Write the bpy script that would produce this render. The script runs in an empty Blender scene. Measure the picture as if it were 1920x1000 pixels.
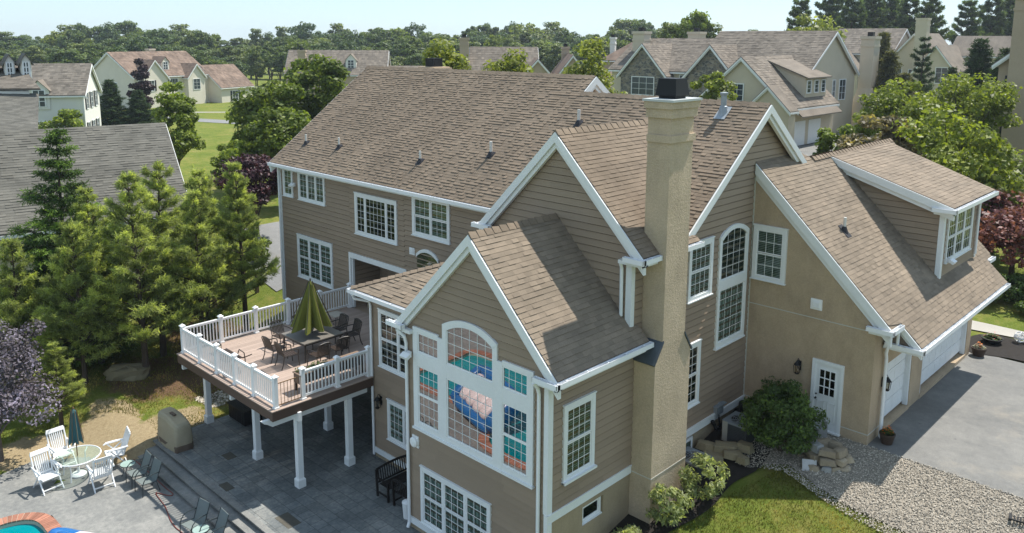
import bpy, math, random
import numpy as np
from mathutils import Vector, Matrix
R_=math.radians
S=bpy.context.scene; COL=S.collection
# ---------------------------------------------------------------- camera
cd=bpy.data.cameras.new('camera'); cam=bpy.data.objects.new('camera',cd); COL.objects.link(cam); S.camera=cam
CAM=Vector((33.850,-19.426,9.600)); T_,PIT,ROL=R_(44.095),R_(9.760),R_(0.277)
fw=Vector((-math.sin(T_)*math.cos(PIT),math.cos(T_)*math.cos(PIT),-math.sin(PIT)))
rt=Vector((math.cos(T_),math.sin(T_),0)); up=rt.cross(fw)
rt,up=math.cos(ROL)*rt+math.sin(ROL)*up,-math.sin(ROL)*rt+math.cos(ROL)*up
cam.matrix_world=Matrix(((rt.x,up.x,-fw.x,CAM.x),(rt.y,up.y,-fw.y,CAM.y),(rt.z,up.z,-fw.z,CAM.z),(0,0,0,1)))
cd.sensor_width=36; cd.lens=36*1527.8/1920; cd.shift_y=-163.2/1920; cd.clip_start=.5; cd.clip_end=6000
# ---------------------------------------------------------------- sky, sun, exposure
SUN_EL,SUN_AZ=R_(58.5),R_(6.0)
W=bpy.data.worlds.new('World'); S.world=W; W.use_nodes=True
nt=W.node_tree; bg=nt.nodes['Background']; sky=nt.nodes.new('ShaderNodeTexSky'); sky.sky_type='NISHITA'; sky.sun_disc=False
sky.sun_elevation=SUN_EL; sky.sun_rotation=SUN_AZ; sky.altitude=80; sky.air_density=1.0; sky.dust_density=.25; sky.ozone_density=1.5
tn=nt.nodes.new('ShaderNodeMix'); tn.data_type='RGBA'; tn.blend_type='MULTIPLY'; tn.inputs[0].default_value=1; tn.inputs[7].default_value=(.70,.82,.97,1)
nt.links.new(sky.outputs[0],tn.inputs[6])
# faint high cloud
tcw=nt.nodes.new('ShaderNodeTexCoord'); mpw=nt.nodes.new('ShaderNodeMapping'); mpw.inputs['Scale'].default_value=(1.2,1.2,7); nzw=nt.nodes.new('ShaderNodeTexNoise'); nzw.inputs['Scale'].default_value=2.2; nzw.inputs['Detail'].default_value=7; nzw.inputs['Roughness'].default_value=.62
crw=nt.nodes.new('ShaderNodeValToRGB'); crw.color_ramp.elements[0].position=.56; crw.color_ramp.elements[1].position=.80; crw.color_ramp.elements[1].color=(.5,.5,.5,1)
mxw=nt.nodes.new('ShaderNodeMix'); mxw.data_type='RGBA'; mxw.inputs[7].default_value=(3.1,3.4,3.6,1)
hzw=nt.nodes.new('ShaderNodeMix'); hzw.data_type='RGBA'; hzw.inputs[0].default_value=.72; hzw.inputs[7].default_value=(1.98,2.52,2.92,1); nt.links.new(tn.outputs[2],hzw.inputs[6])
nt.links.new(tcw.outputs['Generated'],mpw.inputs[0]); nt.links.new(mpw.outputs[0],nzw.inputs['Vector']); nt.links.new(nzw.outputs['Fac'],crw.inputs[0]); nt.links.new(crw.outputs[0],mxw.inputs[0]); nt.links.new(hzw.outputs[2],mxw.inputs[6])
nt.links.new(mxw.outputs[2],bg.inputs[0]); bg.inputs[1].default_value=.15
sd=bpy.data.lights.new('sun','SUN'); sun=bpy.data.objects.new('sun',sd); COL.objects.link(sun)
sd.energy=3.7; sd.angle=R_(.53); sd.color=(1,.955,.88)
sv=Vector((math.sin(SUN_AZ)*math.cos(SUN_EL),math.cos(SUN_AZ)*math.cos(SUN_EL),math.sin(SUN_EL)))
sun.rotation_euler=(-sv).to_track_quat('-Z','Y').to_euler(); sun.location=(0,40,60)
S.view_settings.view_transform='Standard'; S.view_settings.look='None'; S.view_settings.exposure=0.97; S.view_settings.gamma=1
S.cycles.max_bounces=6; S.cycles.diffuse_bounces=3; S.cycles.glossy_bounces=3; S.cycles.transmission_bounces=4; S.cycles.transparent_max_bounces=6
S.cycles.caustics_reflective=False; S.cycles.caustics_refractive=False
# ---------------------------------------------------------------- materials
def nodes(name):
    m=bpy.data.materials.new(name); m.use_nodes=True; t=m.node_tree
    return m,t,t.nodes['Principled BSDF']
def N(t,kind,**kw):
    n=t.nodes.new(kind)
    for k,v in kw.items():
        if k in n.inputs: n.inputs[k].default_value=v
        else: setattr(n,k,v)
    return n
def noise(t,scale,detail=4,rough=.6,vec=None):
    n=N(t,'ShaderNodeTexNoise'); n.inputs['Scale'].default_value=scale; n.inputs['Detail'].default_value=detail; n.inputs['Roughness'].default_value=rough
    if vec is not None: t.links.new(vec,n.inputs['Vector'])
    return n.outputs['Fac']
def ramp(t,fac,stops):
    n=N(t,'ShaderNodeValToRGB'); e=n.color_ramp.elements
    while len(e)<len(stops): e.new(.5)
    for s,(p,c) in zip(e,stops): s.position=p; s.color=(*c,1) if len(c)==3 else c
    t.links.new(fac,n.inputs[0]); return n.outputs[0]
def mixc(t,f,a,b,blend='MIX'):
    n=N(t,'ShaderNodeMix',data_type='RGBA',blend_type=blend)
    for i,v in ((0,f),(6,a),(7,b)):
        if isinstance(v,(int,float)): n.inputs[i].default_value=v
        elif isinstance(v,(tuple,list)): n.inputs[i].default_value=(*v,1)
        else: t.links.new(v,n.inputs[i])
    return n.outputs[2]
def math_(t,op,a,b=0.):
    n=N(t,'ShaderNodeMath',operation=op)
    for i,v in ((0,a),(1,b)):
        if isinstance(v,(int,float)): n.inputs[i].default_value=v
        else: t.links.new(v,n.inputs[i])
    return n.outputs[0]
def objco(t): return N(t,'ShaderNodeTexCoord').outputs['Object']
def bump(t,p,h,strength,dist=.02):
    b=N(t,'ShaderNodeBump'); b.inputs['Strength'].default_value=strength; b.inputs['Distance'].default_value=dist
    t.links.new(h,b.inputs['Height']); t.links.new(b.outputs[0],p.inputs['Normal'])
def mul(c,k): return tuple(min(1,x*k) for x in c)
MATS={}
def plain(name,col,rough=.7,var=.12,scale=2.5,fine=30,bmp=0.,bsc=60,spec=.3,metal=0,tone=0.):
    m,t,p=nodes(name); oc=objco(t)
    n1=noise(t,scale,5,.6,oc); n2=noise(t,fine,3,.7,oc)
    f=math_(t,'ADD',math_(t,'MULTIPLY',n1,.55),math_(t,'MULTIPLY',n2,.45))
    c=ramp(t,f,[(.3,mul(col,1-var)),(.7,mul(col,1+var))])
    if tone:
        a=N(t,'ShaderNodeAttribute',attribute_name='tone').outputs['Fac']
        c=mixc(t,1.,c,ramp(t,a,[(0,(1-tone,)*3),(1,(1+tone,)*3)]),'MULTIPLY')
    t.links.new(c,p.inputs['Base Color']); p.inputs['Roughness'].default_value=rough
    p.inputs['Specular IOR Level'].default_value=spec; p.inputs['Metallic'].default_value=metal
    if bmp: bump(t,p,noise(t,bsc,3,.7,oc),bmp,.015)
    MATS[name]=m; return m
WHITE=plain('white_trim',(.74,.75,.74),.5,.05,1.5,12)
VINYL=plain('white_vinyl',(.80,.80,.79),.35,.03,2,15,spec=.5)
SIDING=plain('taupe_siding',(.290,.218,.156),.62,.07,1.2,25,tone=.07)
def stuccom(name,col,var,bs,bst):
    m,t,p=nodes(name); oc=objco(t); n1=noise(t,.7,5,.6,oc); n2=noise(t,26,4,.75,oc)
    f=math_(t,'ADD',math_(t,'MULTIPLY',n1,.5),math_(t,'MULTIPLY',n2,.5)); c=ramp(t,f,[(.3,mul(col,1-var)),(.7,mul(col,1+var))])
    mp=N(t,'ShaderNodeMapping'); mp.inputs['Scale'].default_value=(2.2,2.2,.7); t.links.new(oc,mp.inputs[0]); n3=noise(t,.8,7,.72,mp.outputs[0])
    c=mixc(t,.42,c,ramp(t,n3,[(.34,(.74,.73,.71)),(.52,(1,1,1)),(.7,(1.10,1.09,1.07))]),'MULTIPLY'); t.links.new(c,p.inputs['Base Color']); p.inputs['Roughness'].default_value=.92
    h=math_(t,'ADD',noise(t,bs,3,.7,oc),math_(t,'MULTIPLY',noise(t,bs*2.7,2,.7,oc),.5)); bump(t,p,h,bst,.02); MATS[name]=m; return m
STUCCO=stuccom('tan_stucco',(.455,.345,.228),.24,38,1.)
STUCCO2=stuccom('base_stucco',(.37,.29,.19),.2,38,1.)
CHSTUC=stuccom('chimney_stucco',(.50,.39,.272),.3,15,1.)
def shingle(name,col,tone=.3,var=.14):
    m,t,p=nodes(name); oc=objco(t)
    n1=noise(t,.55,4,.6,oc); n2=noise(t,90,2,.7,oc)
    c=ramp(t,n1,[(.3,mul(col,1-var)),(.7,mul(col,1+var))])
    a=N(t,'ShaderNodeAttribute',attribute_name='tone').outputs['Fac']
    c=mixc(t,1.,c,ramp(t,a,[(0,(1-tone,)*3),(1,(1+tone,1+tone*.96,1+tone*.92))]),'MULTIPLY')
    mp=N(t,'ShaderNodeMapping'); mp.inputs['Scale'].default_value=(1.6,.25,.25); t.links.new(oc,mp.inputs[0]); c=mixc(t,.55,c,ramp(t,noise(t,1.3,5,.65,mp.outputs[0]),[(.35,(.80,.80,.79)),(.65,(1.15,1.13,1.10))]),'MULTIPLY')
    c=mixc(t,1.,c,ramp(t,n2,[(.3,(.72,)*3),(.7,(1.25,)*3)]),'MULTIPLY')
    t.links.new(c,p.inputs['Base Color']); p.inputs['Roughness'].default_value=.9; p.inputs['Specular IOR Level'].default_value=.2
    return m
ROOF=shingle('brown_shingle',(.196,.153,.113),.08,.12)
ROOFG=shingle('tan_shingle',(.212,.170,.128),.13,.12)
CAPM=shingle('cap_shingle',(.205,.160,.118),.12)
ROOFL=shingle('grey_shingle',(.142,.136,.118),.15)
ROOFN=shingle('neighbour_shingle',(.185,.158,.130),.22,.16)
ROOFR=shingle('red_brown_shingle',(.185,.135,.105),.2,.3)
DARKM=plain('dark_gap',(.03,.03,.035),.6)
ALU=plain('white_gutter',(.78,.79,.80),.35,.04,2,20,spec=.5)
BRONZE=plain('bronze_metal',(.035,.028,.022),.4,.2,5,40,spec=.5)
BLACK=plain('black_paint',(.010,.010,.011),.6,.2,6,40)
GALV=plain('galvanised',(.30,.33,.355),.5,.15,4,30,metal=.4)
PVC=plain('pvc_pipe',(.62,.60,.56),.5,.06)
def glass(name,refl,tint,alpha_col):
    m=bpy.data.materials.new(name); m.use_nodes=True; t=m.node_tree; t.nodes.remove(t.nodes['Principled BSDF'])
    o=t.nodes['Material Output']; tr=N(t,'ShaderNodeBsdfTransparent'); tr.inputs[0].default_value=(*alpha_col,1)
    g=N(t,'ShaderNodeBsdfGlossy'); g.inputs['Roughness'].default_value=.012; g.inputs[0].default_value=(*tint,1)
    f=N(t,'ShaderNodeFresnel'); f.inputs[0].default_value=1.5
    mx=N(t,'ShaderNodeMixShader'); ff=math_(t,'ADD',math_(t,'MULTIPLY',f.outputs[0],1.0),refl)
    t.links.new(ff,mx.inputs[0]); t.links.new(tr.outputs[0],mx.inputs[1]); t.links.new(g.outputs[0],mx.inputs[2]); t.links.new(mx.outputs[0],o.inputs[0])
    return m
PANE=glass('window_glass',.02,(.95,1,1),(.58,.68,.65))
PANER=glass('mirror_glass',.26,(1,.9,.88),(.30,.34,.34))
CLEAR=glass('clear_glass',.03,(1,1,1),(.88,.95,.93))
def striped(name,c1,c2,scale,horiz=True,rough=.8):
    m,t,p=nodes(name); oc=objco(t); sx=N(t,'ShaderNodeSeparateXYZ'); t.links.new(oc,sx.inputs[0])
    if horiz: v=sx.outputs[2]
    else: v=math_(t,'ADD',sx.outputs[0],sx.outputs[1])
    s=math_(t,'SINE',math_(t,'MULTIPLY',v,scale)); s=math_(t,'ADD',math_(t,'MULTIPLY',s,.5),.5)
    n=noise(t,3,3,.6,oc)
    c=mixc(t,s,c1,c2); c=mixc(t,1.,c,ramp(t,n,[(.3,(.75,)*3),(.7,(1.15,)*3)]),'MULTIPLY')
    t.links.new(c,p.inputs['Base Color']); p.inputs['Roughness'].default_value=rough; return m
BLIND=striped('slat_blind',(.72,.75,.71),(.14,.15,.14),2*math.pi/.055)
CURT=striped('sheer_curtain',(.74,.82,.76),(.22,.28,.26),2*math.pi/.16,False)
INTER=plain('room_shade_sheet',(.022,.024,.024),.8,.5,1.2,6)  # near-black sheet behind panes: shade of unlit rooms put into the colour
def leafm(name,col,tone=.45,trans=.4,hue=(1.25,1.1,.7),gloss=.25):
    m=bpy.data.materials.new(name); m.use_nodes=True; t=m.node_tree; p=t.nodes['Principled BSDF']; o=t.nodes['Material Output']
    a=N(t,'ShaderNodeAttribute',attribute_name='tone').outputs['Fac']
    lo=mul(col,1-tone); hi=tuple(min(1,c*(1+tone)*h) for c,h in zip(col,hue))
    c=ramp(t,a,[(0,lo),(.6,col),(1,hi)])
    t.links.new(c,p.inputs['Base Color']); p.inputs['Roughness'].default_value=.5; p.inputs['Specular IOR Level'].default_value=gloss
    tl=N(t,'ShaderNodeBsdfTranslucent'); t.links.new(mixc(t,1.,c,(1.15,1.2,.55),'MULTIPLY'),tl.inputs[0])
    mx=N(t,'ShaderNodeMixShader'); mx.inputs[0].default_value=trans
    t.links.new(p.outputs[0],mx.inputs[1]); t.links.new(tl.outputs[0],mx.inputs[2]); t.links.new(mx.outputs[0],o.inputs[0]); return m
BARK=plain('bark',(.075,.055,.042),.9,.35,6,30,bmp=.6,bsc=25)
BARKG=plain('grey_bark',(.13,.11,.095),.9,.3,6,30,bmp=.5,bsc=25)
# ---------------------------------------------------------------- mesh builder
class MB:
    def __init__(s): s.v=[]; s.f=[]; s.t=[]
    def add(s,vs,fs,tone=.5):
        b=len(s.v); s.v+= [tuple(v) for v in vs]; s.f+=[tuple(i+b for i in f) for f in fs]; s.t+=[tone]*len(fs); return s
    def quad(s,a,b,c,d,tone=.5): return s.add((a,b,c,d),((0,1,2,3),),tone)
    def poly(s,pts,tone=.5): return s.add(pts,(tuple(range(len(pts))),),tone)
    def box(s,x0,x1,y0,y1,z0,z1,tone=.5):
        return s.add([(x,y,z) for x in (x0,x1) for y in (y0,y1) for z in (z0,z1)],((0,1,3,2),(4,6,7,5),(0,4,5,1),(2,3,7,6),(0,2,6,4),(1,5,7,3)),tone)
    def obox(s,c,ax,tone=.5):
        # ax: three half-vectors
        c=Vector(c); a,b,d=[Vector(x) for x in ax]
        return s.add([c+i*a+j*b+k*d for i in (-1,1) for j in (-1,1) for k in (-1,1)],((0,1,3,2),(4,6,7,5),(0,4,5,1),(2,3,7,6),(0,2,6,4),(1,5,7,3)),tone)
    def bar(s,p,q,w,h,upv=(0,0,1),tone=.5):
        p,q=Vector(p),Vector(q); d=q-p; L=d.length
        if L<1e-6: return s
        d/=L; u=Vector(upv)
        if abs(d.dot(u))>.98: u=Vector((1,0,0))
        sd_=d.cross(u).normalized(); u=sd_.cross(d)
        return s.obox((p+q)/2,(d*L/2,sd_*w/2,u*h/2),tone)
    def prism(s,pts,ext,tone=.5):
        n=len(pts); e=Vector(ext); P=[Vector(p) for p in pts]; Q=[p+e for p in P]
        return s.add(P+Q,[tuple(range(n-1,-1,-1)),tuple(range(n,2*n))]+[(i,(i+1)%n,(i+1)%n+n,i+n) for i in range(n)],tone)
    def tube(s,path,rad,n=8,cap=True,tone=.5):
        path=[Vector(p) for p in path]; rr=rad if isinstance(rad,(list,tuple)) else [rad]*len(path)
        b=len(s.v); u0=None
        for i,p in enumerate(path):
            d=(path[min(i+1,len(path)-1)]-path[max(i-1,0)])
            d=d.normalized() if d.length>1e-9 else Vector((0,0,1))
            if u0 is None: u0=Vector((1,0,0)) if abs(d.x)<.9 else Vector((0,1,0))
            u=(u0-d*u0.dot(d)).normalized(); w=d.cross(u); u0=u
            for k in range(n):
                a=2*math.pi*k/n; s.v.append(tuple(p+(u*math.cos(a)+w*math.sin(a))*rr[i]))
        nf=0
        for i in range(len(path)-1):
            for k in range(n):
                s.f.append((b+i*n+k,b+i*n+(k+1)%n,b+(i+1)*n+(k+1)%n,b+(i+1)*n+k)); nf+=1
        if cap:
            s.f.append(tuple(b+k for k in range(n-1,-1,-1))); s.f.append(tuple(b+(len(path)-1)*n+k for k in range(n))); nf+=2
        s.t+=[tone]*nf; return s
    def lathe(s,c,prof,n=20,tone=.5):
        return s.tube([(c[0],c[1],c[2]+z) for r,z in prof],[max(r,1e-4) for r,z in prof],n,True,tone)
    def build(s,name,mat,parent=None,off=None,smooth=False):
        me=bpy.data.meshes.new(name)
        if off is not None: vs=[(v[0]-off[0],v[1]-off[1],v[2]-off[2]) for v in s.v]
        else: vs=s.v
        me.from_pydata(vs,[],s.f); me.update()
        a=me.attributes.new('tone','FLOAT','FACE'); a.data.foreach_set('value',np.array(s.t,dtype=np.float32))
        me.materials.append(mat)
        if smooth: me.shade_smooth()
        o=bpy.data.objects.new(name,me); COL.objects.link(o)
        if parent is not None: o.parent=parent
        return o
def tag(o,label=None,cat=None,group=None,kind=None):
    if label: o['label']=label
    if cat: o['category']=cat
    if group: o['group']=group
    if kind: o['kind']=kind
    return o
def thing(name,label,cat,loc=(0,0,0),rz=0,group=None):
    o=bpy.data.objects.new(name,None); o.empty_display_size=.3; COL.objects.link(o); o.location=loc; o.rotation_euler=(0,0,rz)
    return tag(o,label,cat,group)
def dup(o,loc=None,rz=None,label=None,group=None,scale=None,parent=None):
    c=o.copy(); COL.objects.link(c)
    if parent is not None: c.parent=parent
    if loc is not None: c.location=loc
    if rz is not None: c.rotation_euler=(0,0,rz)
    if scale is not None: c.scale=scale if isinstance(scale,(tuple,list)) else (scale,)*3
    if label: c['label']=label
    if group: c['group']=group
    for ch in list(o.children): dup(ch,parent=c)
    return c
class Fr:
    def __init__(s,O,U,V):
        s.O=Vector(O); s.U=Vector(U).normalized(); s.V=Vector(V).normalized(); s.N=s.U.cross(s.V).normalized()
    def __call__(s,u,v,w=0): return s.O+s.U*u+s.V*v+s.N*w
    def box(s,mb,u0,u1,v0,v1,w0,w1,tone=.5):
        return mb.obox(s((u0+u1)/2,(v0+v1)/2,(w0+w1)/2),(s.U*(u1-u0)/2,s.V*(v1-v0)/2,s.N*(w1-w0)/2),tone)
def intervals(poly,v):
    xs=[]
    n=len(poly)
    for i in range(n):
        (u0,a),(u1,b)=poly[i],poly[(i+1)%n]
        if (a<=v)!=(b<=v): xs.append(u0+(u1-u0)*(v-a)/(b-a))
    xs.sort(); return list(zip(xs[::2],xs[1::2]))
def courses(mb,F,poly,ex,th,seg,rng,base=.004,jit=True,butt=True,groove=0):
    vs=[p[1] for p in poly]; v=min(vs); vmax=max(vs); row=0
    while v<vmax-1e-3:
        v1=min(v+ex,vmax); I0=intervals(poly,v+1e-4); I1=intervals(poly,v1-1e-4); Im=intervals(poly,(v+v1)/2)
        if len(I0)!=len(Im): I0=Im
        if len(I1)!=len(Im): I1=Im
        for (a0,b0),(a1,b1) in zip(I0,I1):
            lo,hi=min(a0,a1),max(b0,b1)
            if hi-lo<.02: continue
            cuts=[lo]; c=lo+(rng.random()*seg[1] if jit else 0)
            while c<hi-.04:
                if c>lo+.04: cuts.append(c)
                c+=seg[0]+rng.random()*(seg[1]-seg[0])
            cuts.append(hi)
            for c0,c1 in zip(cuts,cuts[1:]):
                h=th[0]+rng.random()*(th[1]-th[0]) if len(th)==2 else rng.choice(th)
                p0,p1=min(max(c0,a0),b0),min(max(c1,a0),b0); q0,q1=min(max(c0,a1),b1),min(max(c1,a1),b1)
                tn=rng.random()
                if groove:
                    vt=v1-groove
                    mb.quad(F(p0,v,h),F(p1,v,h),F(q1,vt,base),F(q0,vt,base),tn); mb.quad(F(q0,vt,base),F(q1,vt,base),F(q1,vt,-.022),F(q0,vt,-.022),tn); mb.quad(F(q0,vt,-.022),F(q1,vt,-.022),F(q1,v1,-.022),F(q0,v1,-.022),tn); mb.quad(F(p0,v,-.022),F(p1,v,-.022),F(p1,v,h),F(p0,v,h),tn); continue
                mb.quad(F(p0,v,h),F(p1,v,h),F(q1,v1,base),F(q0,v1,base),tn)
                if butt and p1-p0>1e-3:
                    mb.quad(F(p0,v,-.002),F(p1,v,-.002),F(p1,v,h),F(p0,v,h),tn*.6)  # butt face toned darker: shadow under each course put into the colour
        v=v1; row+=1
def roof(name,pts,U,mat,parent,rng,ex=.15,th=(.012,.012,.034),seg=(.16,.42),slab=True,off=None):
    """pts: coplanar outline in world, U: direction along the eave"""
    P=[Vector(p) for p in pts]; U=Vector(U).normalized()
    n=Vector((0,0,0))
    for i in range(len(P)): n+=(P[i]-P[0]).cross(P[(i+1)%len(P)]-P[0])
    n.normalize()
    if n.z<0: n=-n
    V=n.cross(U).normalized()
    if V.z<0: U=-U; V=n.cross(U).normalized()
    F=Fr(P[0],U,V); pol=[((p-P[0]).dot(F.U),(p-P[0]).dot(F.V)) for p in P]
    mb=MB(); courses(mb,F,pol,ex,th,seg,rng)
    if slab: mb.poly([F(u,v,-.02) for u,v in pol]); mb.poly([F(u,v,-.06) for u,v in pol])
    return mb.build(name,mat,parent,off)
def lap(mb,F,poly,rng,ex=.205,th=.036,seg=(2.2,4.0)):
    gv=.030 if abs(F.N.x)>.5 else .019
    courses(mb,F,poly,ex,(th,th+.001),seg,rng,base=.008,groove=gv)
    mb.poly([F(u,v,-.03) for u,v in poly])
def ridge_cap(mb,p,q,w1,w2,rng,step=.3,h=.05):
    """overlapping cap shingles over a ridge or hip from p to q; w1,w2 = direction vectors down each side"""
    p,q=Vector(p),Vector(q); L=(q-p).length; d=(q-p)/L; w1,w2=Vector(w1),Vector(w2); n=int(L/step); up_=Vector((0,0,1))
    for i in range(n+1):
        a=p+d*min(i*step,L-.01); b=p+d*min((i+1)*step+.04,L); t=rng.random(); ha,hb=h,h*.45
        mb.quad(a+w1+up_*(ha*.6),b+w1+up_*(hb*.6),b+up_*hb,a+up_*ha,t); mb.quad(a+up_*ha,b+up_*hb,b+w2+up_*(hb*.6),a+w2+up_*(ha*.6),t)
        mb.poly([a+w1,a+w1+up_*(ha*.6),a+up_*ha,a+w2+up_*(ha*.6),a+w2],t*.4)
# ---------------------------------------------------------------- windows
def window(parent,F,w,h,units,casing=.1,back='dark',glassm=None,name='window',off=None,sill=True):
    """F origin = lower left corner of the outer casing, in the wall plane, N outward. units: (share,kind,cols,rows)"""
    mb=MB(); c=casing
    F.box(mb,0,c,0,h,0,.075); F.box(mb,w-c,w,0,h,0,.075); F.box(mb,c,w-c,h-c,h,0,.075)
    F.box(mb,-.02,w+.02,h,h+.035,0,.095)
    if sill: F.box(mb,-.03,w+.03,-.035,.0,0,.11); F.box(mb,c,w-c,0,c*.8,0,.07)
    else: F.box(mb,c,w-c,0,c,0,.07)
    iw=w-2*c; ih=h-c*1.8; u=c; v0=c*.8; tot=sum(x[0] for x in units); mull=.08
    sash=MB(); pane=MB(); gr=MB(); bk=MB()
    avail=iw-mull*(len(units)-1)
    for i,(sh,kind,cols,rows) in enumerate(units):
        uw=avail*sh/tot; sections=[(v0,v0+ih)] if kind=='fx' else [(v0,v0+ih/2-.01),(v0+ih/2+.01,v0+ih)]
        for k,(a,b) in enumerate(sections):
            fr=.036; dw=0 if (kind=='fx' or k==0) else .008
            F.box(sash,u,u+fr,a,b,.028,.052+dw); F.box(sash,u+uw-fr,u+uw,a,b,.028,.052+dw); F.box(sash,u+fr,u+uw-fr,a,a+fr,.028,.052+dw); F.box(sash,u+fr,u+uw-fr,b-fr,b,.028,.052+dw)
            x0,x1,y0,y1=u+fr,u+uw-fr,a+fr,b-fr
            pane.quad(F(x0,y0,.036),F(x1,y0,.036),F(x1,y1,.036),F(x0,y1,.036))
            bk.quad(F(x0,y0,.0265),F(x1,y0,.0265),F(x1,y1,.0265),F(x0,y1,.0265))
            for j in range(1,cols): x=x0+(x1-x0)*j/cols; F.box(gr,x-.008,x+.008,y0,y1,.037,.043)
            for j in range(1,rows): y=y0+(y1-y0)*j/rows; F.box(gr,x0,x1,y-.008,y+.008,.0368,.0428)
        u+=uw
        if i<len(units)-1: F.box(mb,u,u+mull,v0,v0+ih,0,.072); u+=mull
    o=mb.build(name,WHITE,parent,off); sash.build('sash',VINYL,o,None if off is None else off)
    pane.build('pane',glassm or PANE,o,off); 
    if gr.v: gr.build('grille',VINYL,o,off)
    bk.build({'dark':'shade_backing','blind':'blind','curtain':'curtain'}[back],{'dark':INTER,'blind':BLIND,'curtain':CURT}[back],o,off)
    return o
def arc(u,w,rise):
    """height of a segmental arch of given rise over a span w at u"""
    Rr=(w*w/4+rise*rise)/(2*rise); x=u-w/2
    return math.sqrt(max(Rr*Rr-x*x,0))-(Rr-rise)
# ================================================================ main house
rng=random.Random(7)
HL=(10.8,3.0,-3.6)
house=thing('house','large taupe house with brown roof and tall stucco chimney filling the middle of the view','house',HL)
def hp(name,mb,mat,parent=None,smooth=False): return mb.build(name,mat,parent or house,HL,smooth)
SM=.754
def zm(y): return 3.93+SM*(y+.36)
XR=21.58
# --- walls of the main block
Frear=Fr((0,0,0),(1,0,0),(0,0,1))          # u=x, v=z, normal -y
mb=MB(); 
for poly in ([(0,-4.35),(5.52,-4.35),(5.52,3.78),(0,3.78)],[(5.52,.53),(9.2,.53),(9.2,3.78),(5.52,3.78)],[(9.2,-1.85),(16.4,-1.85),(16.4,3.78),(9.2,3.78)]): lap(mb,Frear,poly,rng)
hp('wall',mb,SIDING)
mb=MB(); mb.box(0.01,12.05,-.03,.0,-5.0,-4.36); mb.box(5.5,12.0,.004,.03,-4.9,-1.85); hp('foundation',mb,STUCCO2)
Fright=Fr((XR,0,0),(0,1,0),(0,0,1))         # u=y, v=z, normal +x
mb=MB(); lap(mb,Fright,[(-2.17,-2.07),(9.4,-2.07),(9.4,zm(.0)-.05),(4.55,7.5),(0.02,zm(0)-.06),(-.2,3.95),(-2.17,3.95)],rng); hp('wall',mb,SIDING)
mb=MB(); mb.box(XR-.2,XR-.02,-2.2,9.4,-4.6,-2.06); hp('foundation',mb,STUCCO2)
mb=MB(); mb.poly([(-.001,0,-5),(-.001,10.9,-5),(-.001,10.9,3.9),(-.001,5.33,8.15),(-.001,0,3.85)]); mb.box(0,16,10.85,10.9,-3,3.9); mb.box(14,XR-.05,9.3,9.36,-3,3.9)
mb.box(.02,XR-.3,.5,9.2,3.0,3.1); hp('wall',mb,SIDING)
# recess (covered porch)
mb=MB(); Frec=Fr((5.5,1.5,0),(1,0,0),(0,0,1)); lap(mb,Frec,[(0,-1.85),(4.2,-1.85),(4.2,.6),(0,.6)],rng)
lap(mb,Fr((5.5,.02,0),(0,1,0),(0,0,1)),[(0,-1.85),(1.5,-1.85),(1.5,.6),(0,.6)],rng)
lap(mb,Fr((9.25,1.5,0),(0,-1,0),(0,0,1)),[(0,-1.85),(1.48,-1.85),(1.48,.6),(0,.6)],rng)
mb.box(5.4,9.4,.03,2.2,.56,.6); mb.box(5.45,9.35,.01,2.2,-1.9,-1.84); hp('porch_recess',mb,SIDING)
mb=MB(); mb.box(5.41,5.53,-.07,-.004,-1.8,.64); mb.box(9.19,9.31,-.07,-.004,-1.8,.64); mb.box(5.53,9.19,-.07,-.004,.42,.64); mb.box(5.53,5.6,0,.1,-1.8,.42); mb.box(5.60,9.12,0.0,.1,.40,.53); hp('door_surround',mb,WHITE)
fd=Fr((7.0,1.48,-1.8),(1,0,0),(0,0,1))
d=window(house,fd,1.9,2.15,[(1,'fx',3,5),(1,'fx',3,5)],.1,'dark',off=HL,name='patio_door',sill=False)
mb=MB(); mb.box(8.02,8.06,1.36,1.39,-.9,-.7); hp('handle',mb,BRONZE,d)
# --- main roofs
FL=-.34
roof('roof',[(FL,-.36,3.93),(15.86,-.36,3.93),(19.02,3.82,zm(3.82)),(21.885,.02,zm(.02)),(21.885,4.55,zm(4.55)),(14.3,4.55,zm(4.55)),(14.3,5.33,zm(5.33)),(FL,5.33,zm(5.33))],(1,0,0),ROOF,house,rng,.138,(.010,.010,.026,.028),(.10,.24),off=HL)
mb=MB()
for a,b,yr,ye in ((FL,14.3,5.33,11.1),(14.3,21.885,4.55,9.6)):
    zr=zm(yr); F=Fr((b,ye,zr-SM*(ye-yr)),(-1,0,0),(0,-1,SM)); L=math.hypot(ye-yr,SM*(ye-yr))
    courses(mb,F,[(0,0),(b-a,0),(b-a,L),(0,L)],.15,(.012,.03),(.3,.9),rng); mb.poly([F(0,0,-.03),F(b-a,0,-.03),F(b-a,L,-.03),F(0,L,-.03)])
hp('roof',mb,ROOF)
mb=MB(); ridge_cap(mb,(FL,5.33,zm(5.33)),(14.3,5.33,zm(5.33)),(0,-.16,-.12),(0,.16,-.12),rng,.3,.05); hp('ridge_cap',mb,CAPM); mb=MB()
ridge_cap(mb,(14.3,4.55,zm(4.55)),(21.885,4.55,zm(4.55)),(0,-.16,-.12),(0,.16,-.12),rng,.3,.06); hp('ridge_cap',mb,CAPM)
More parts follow.
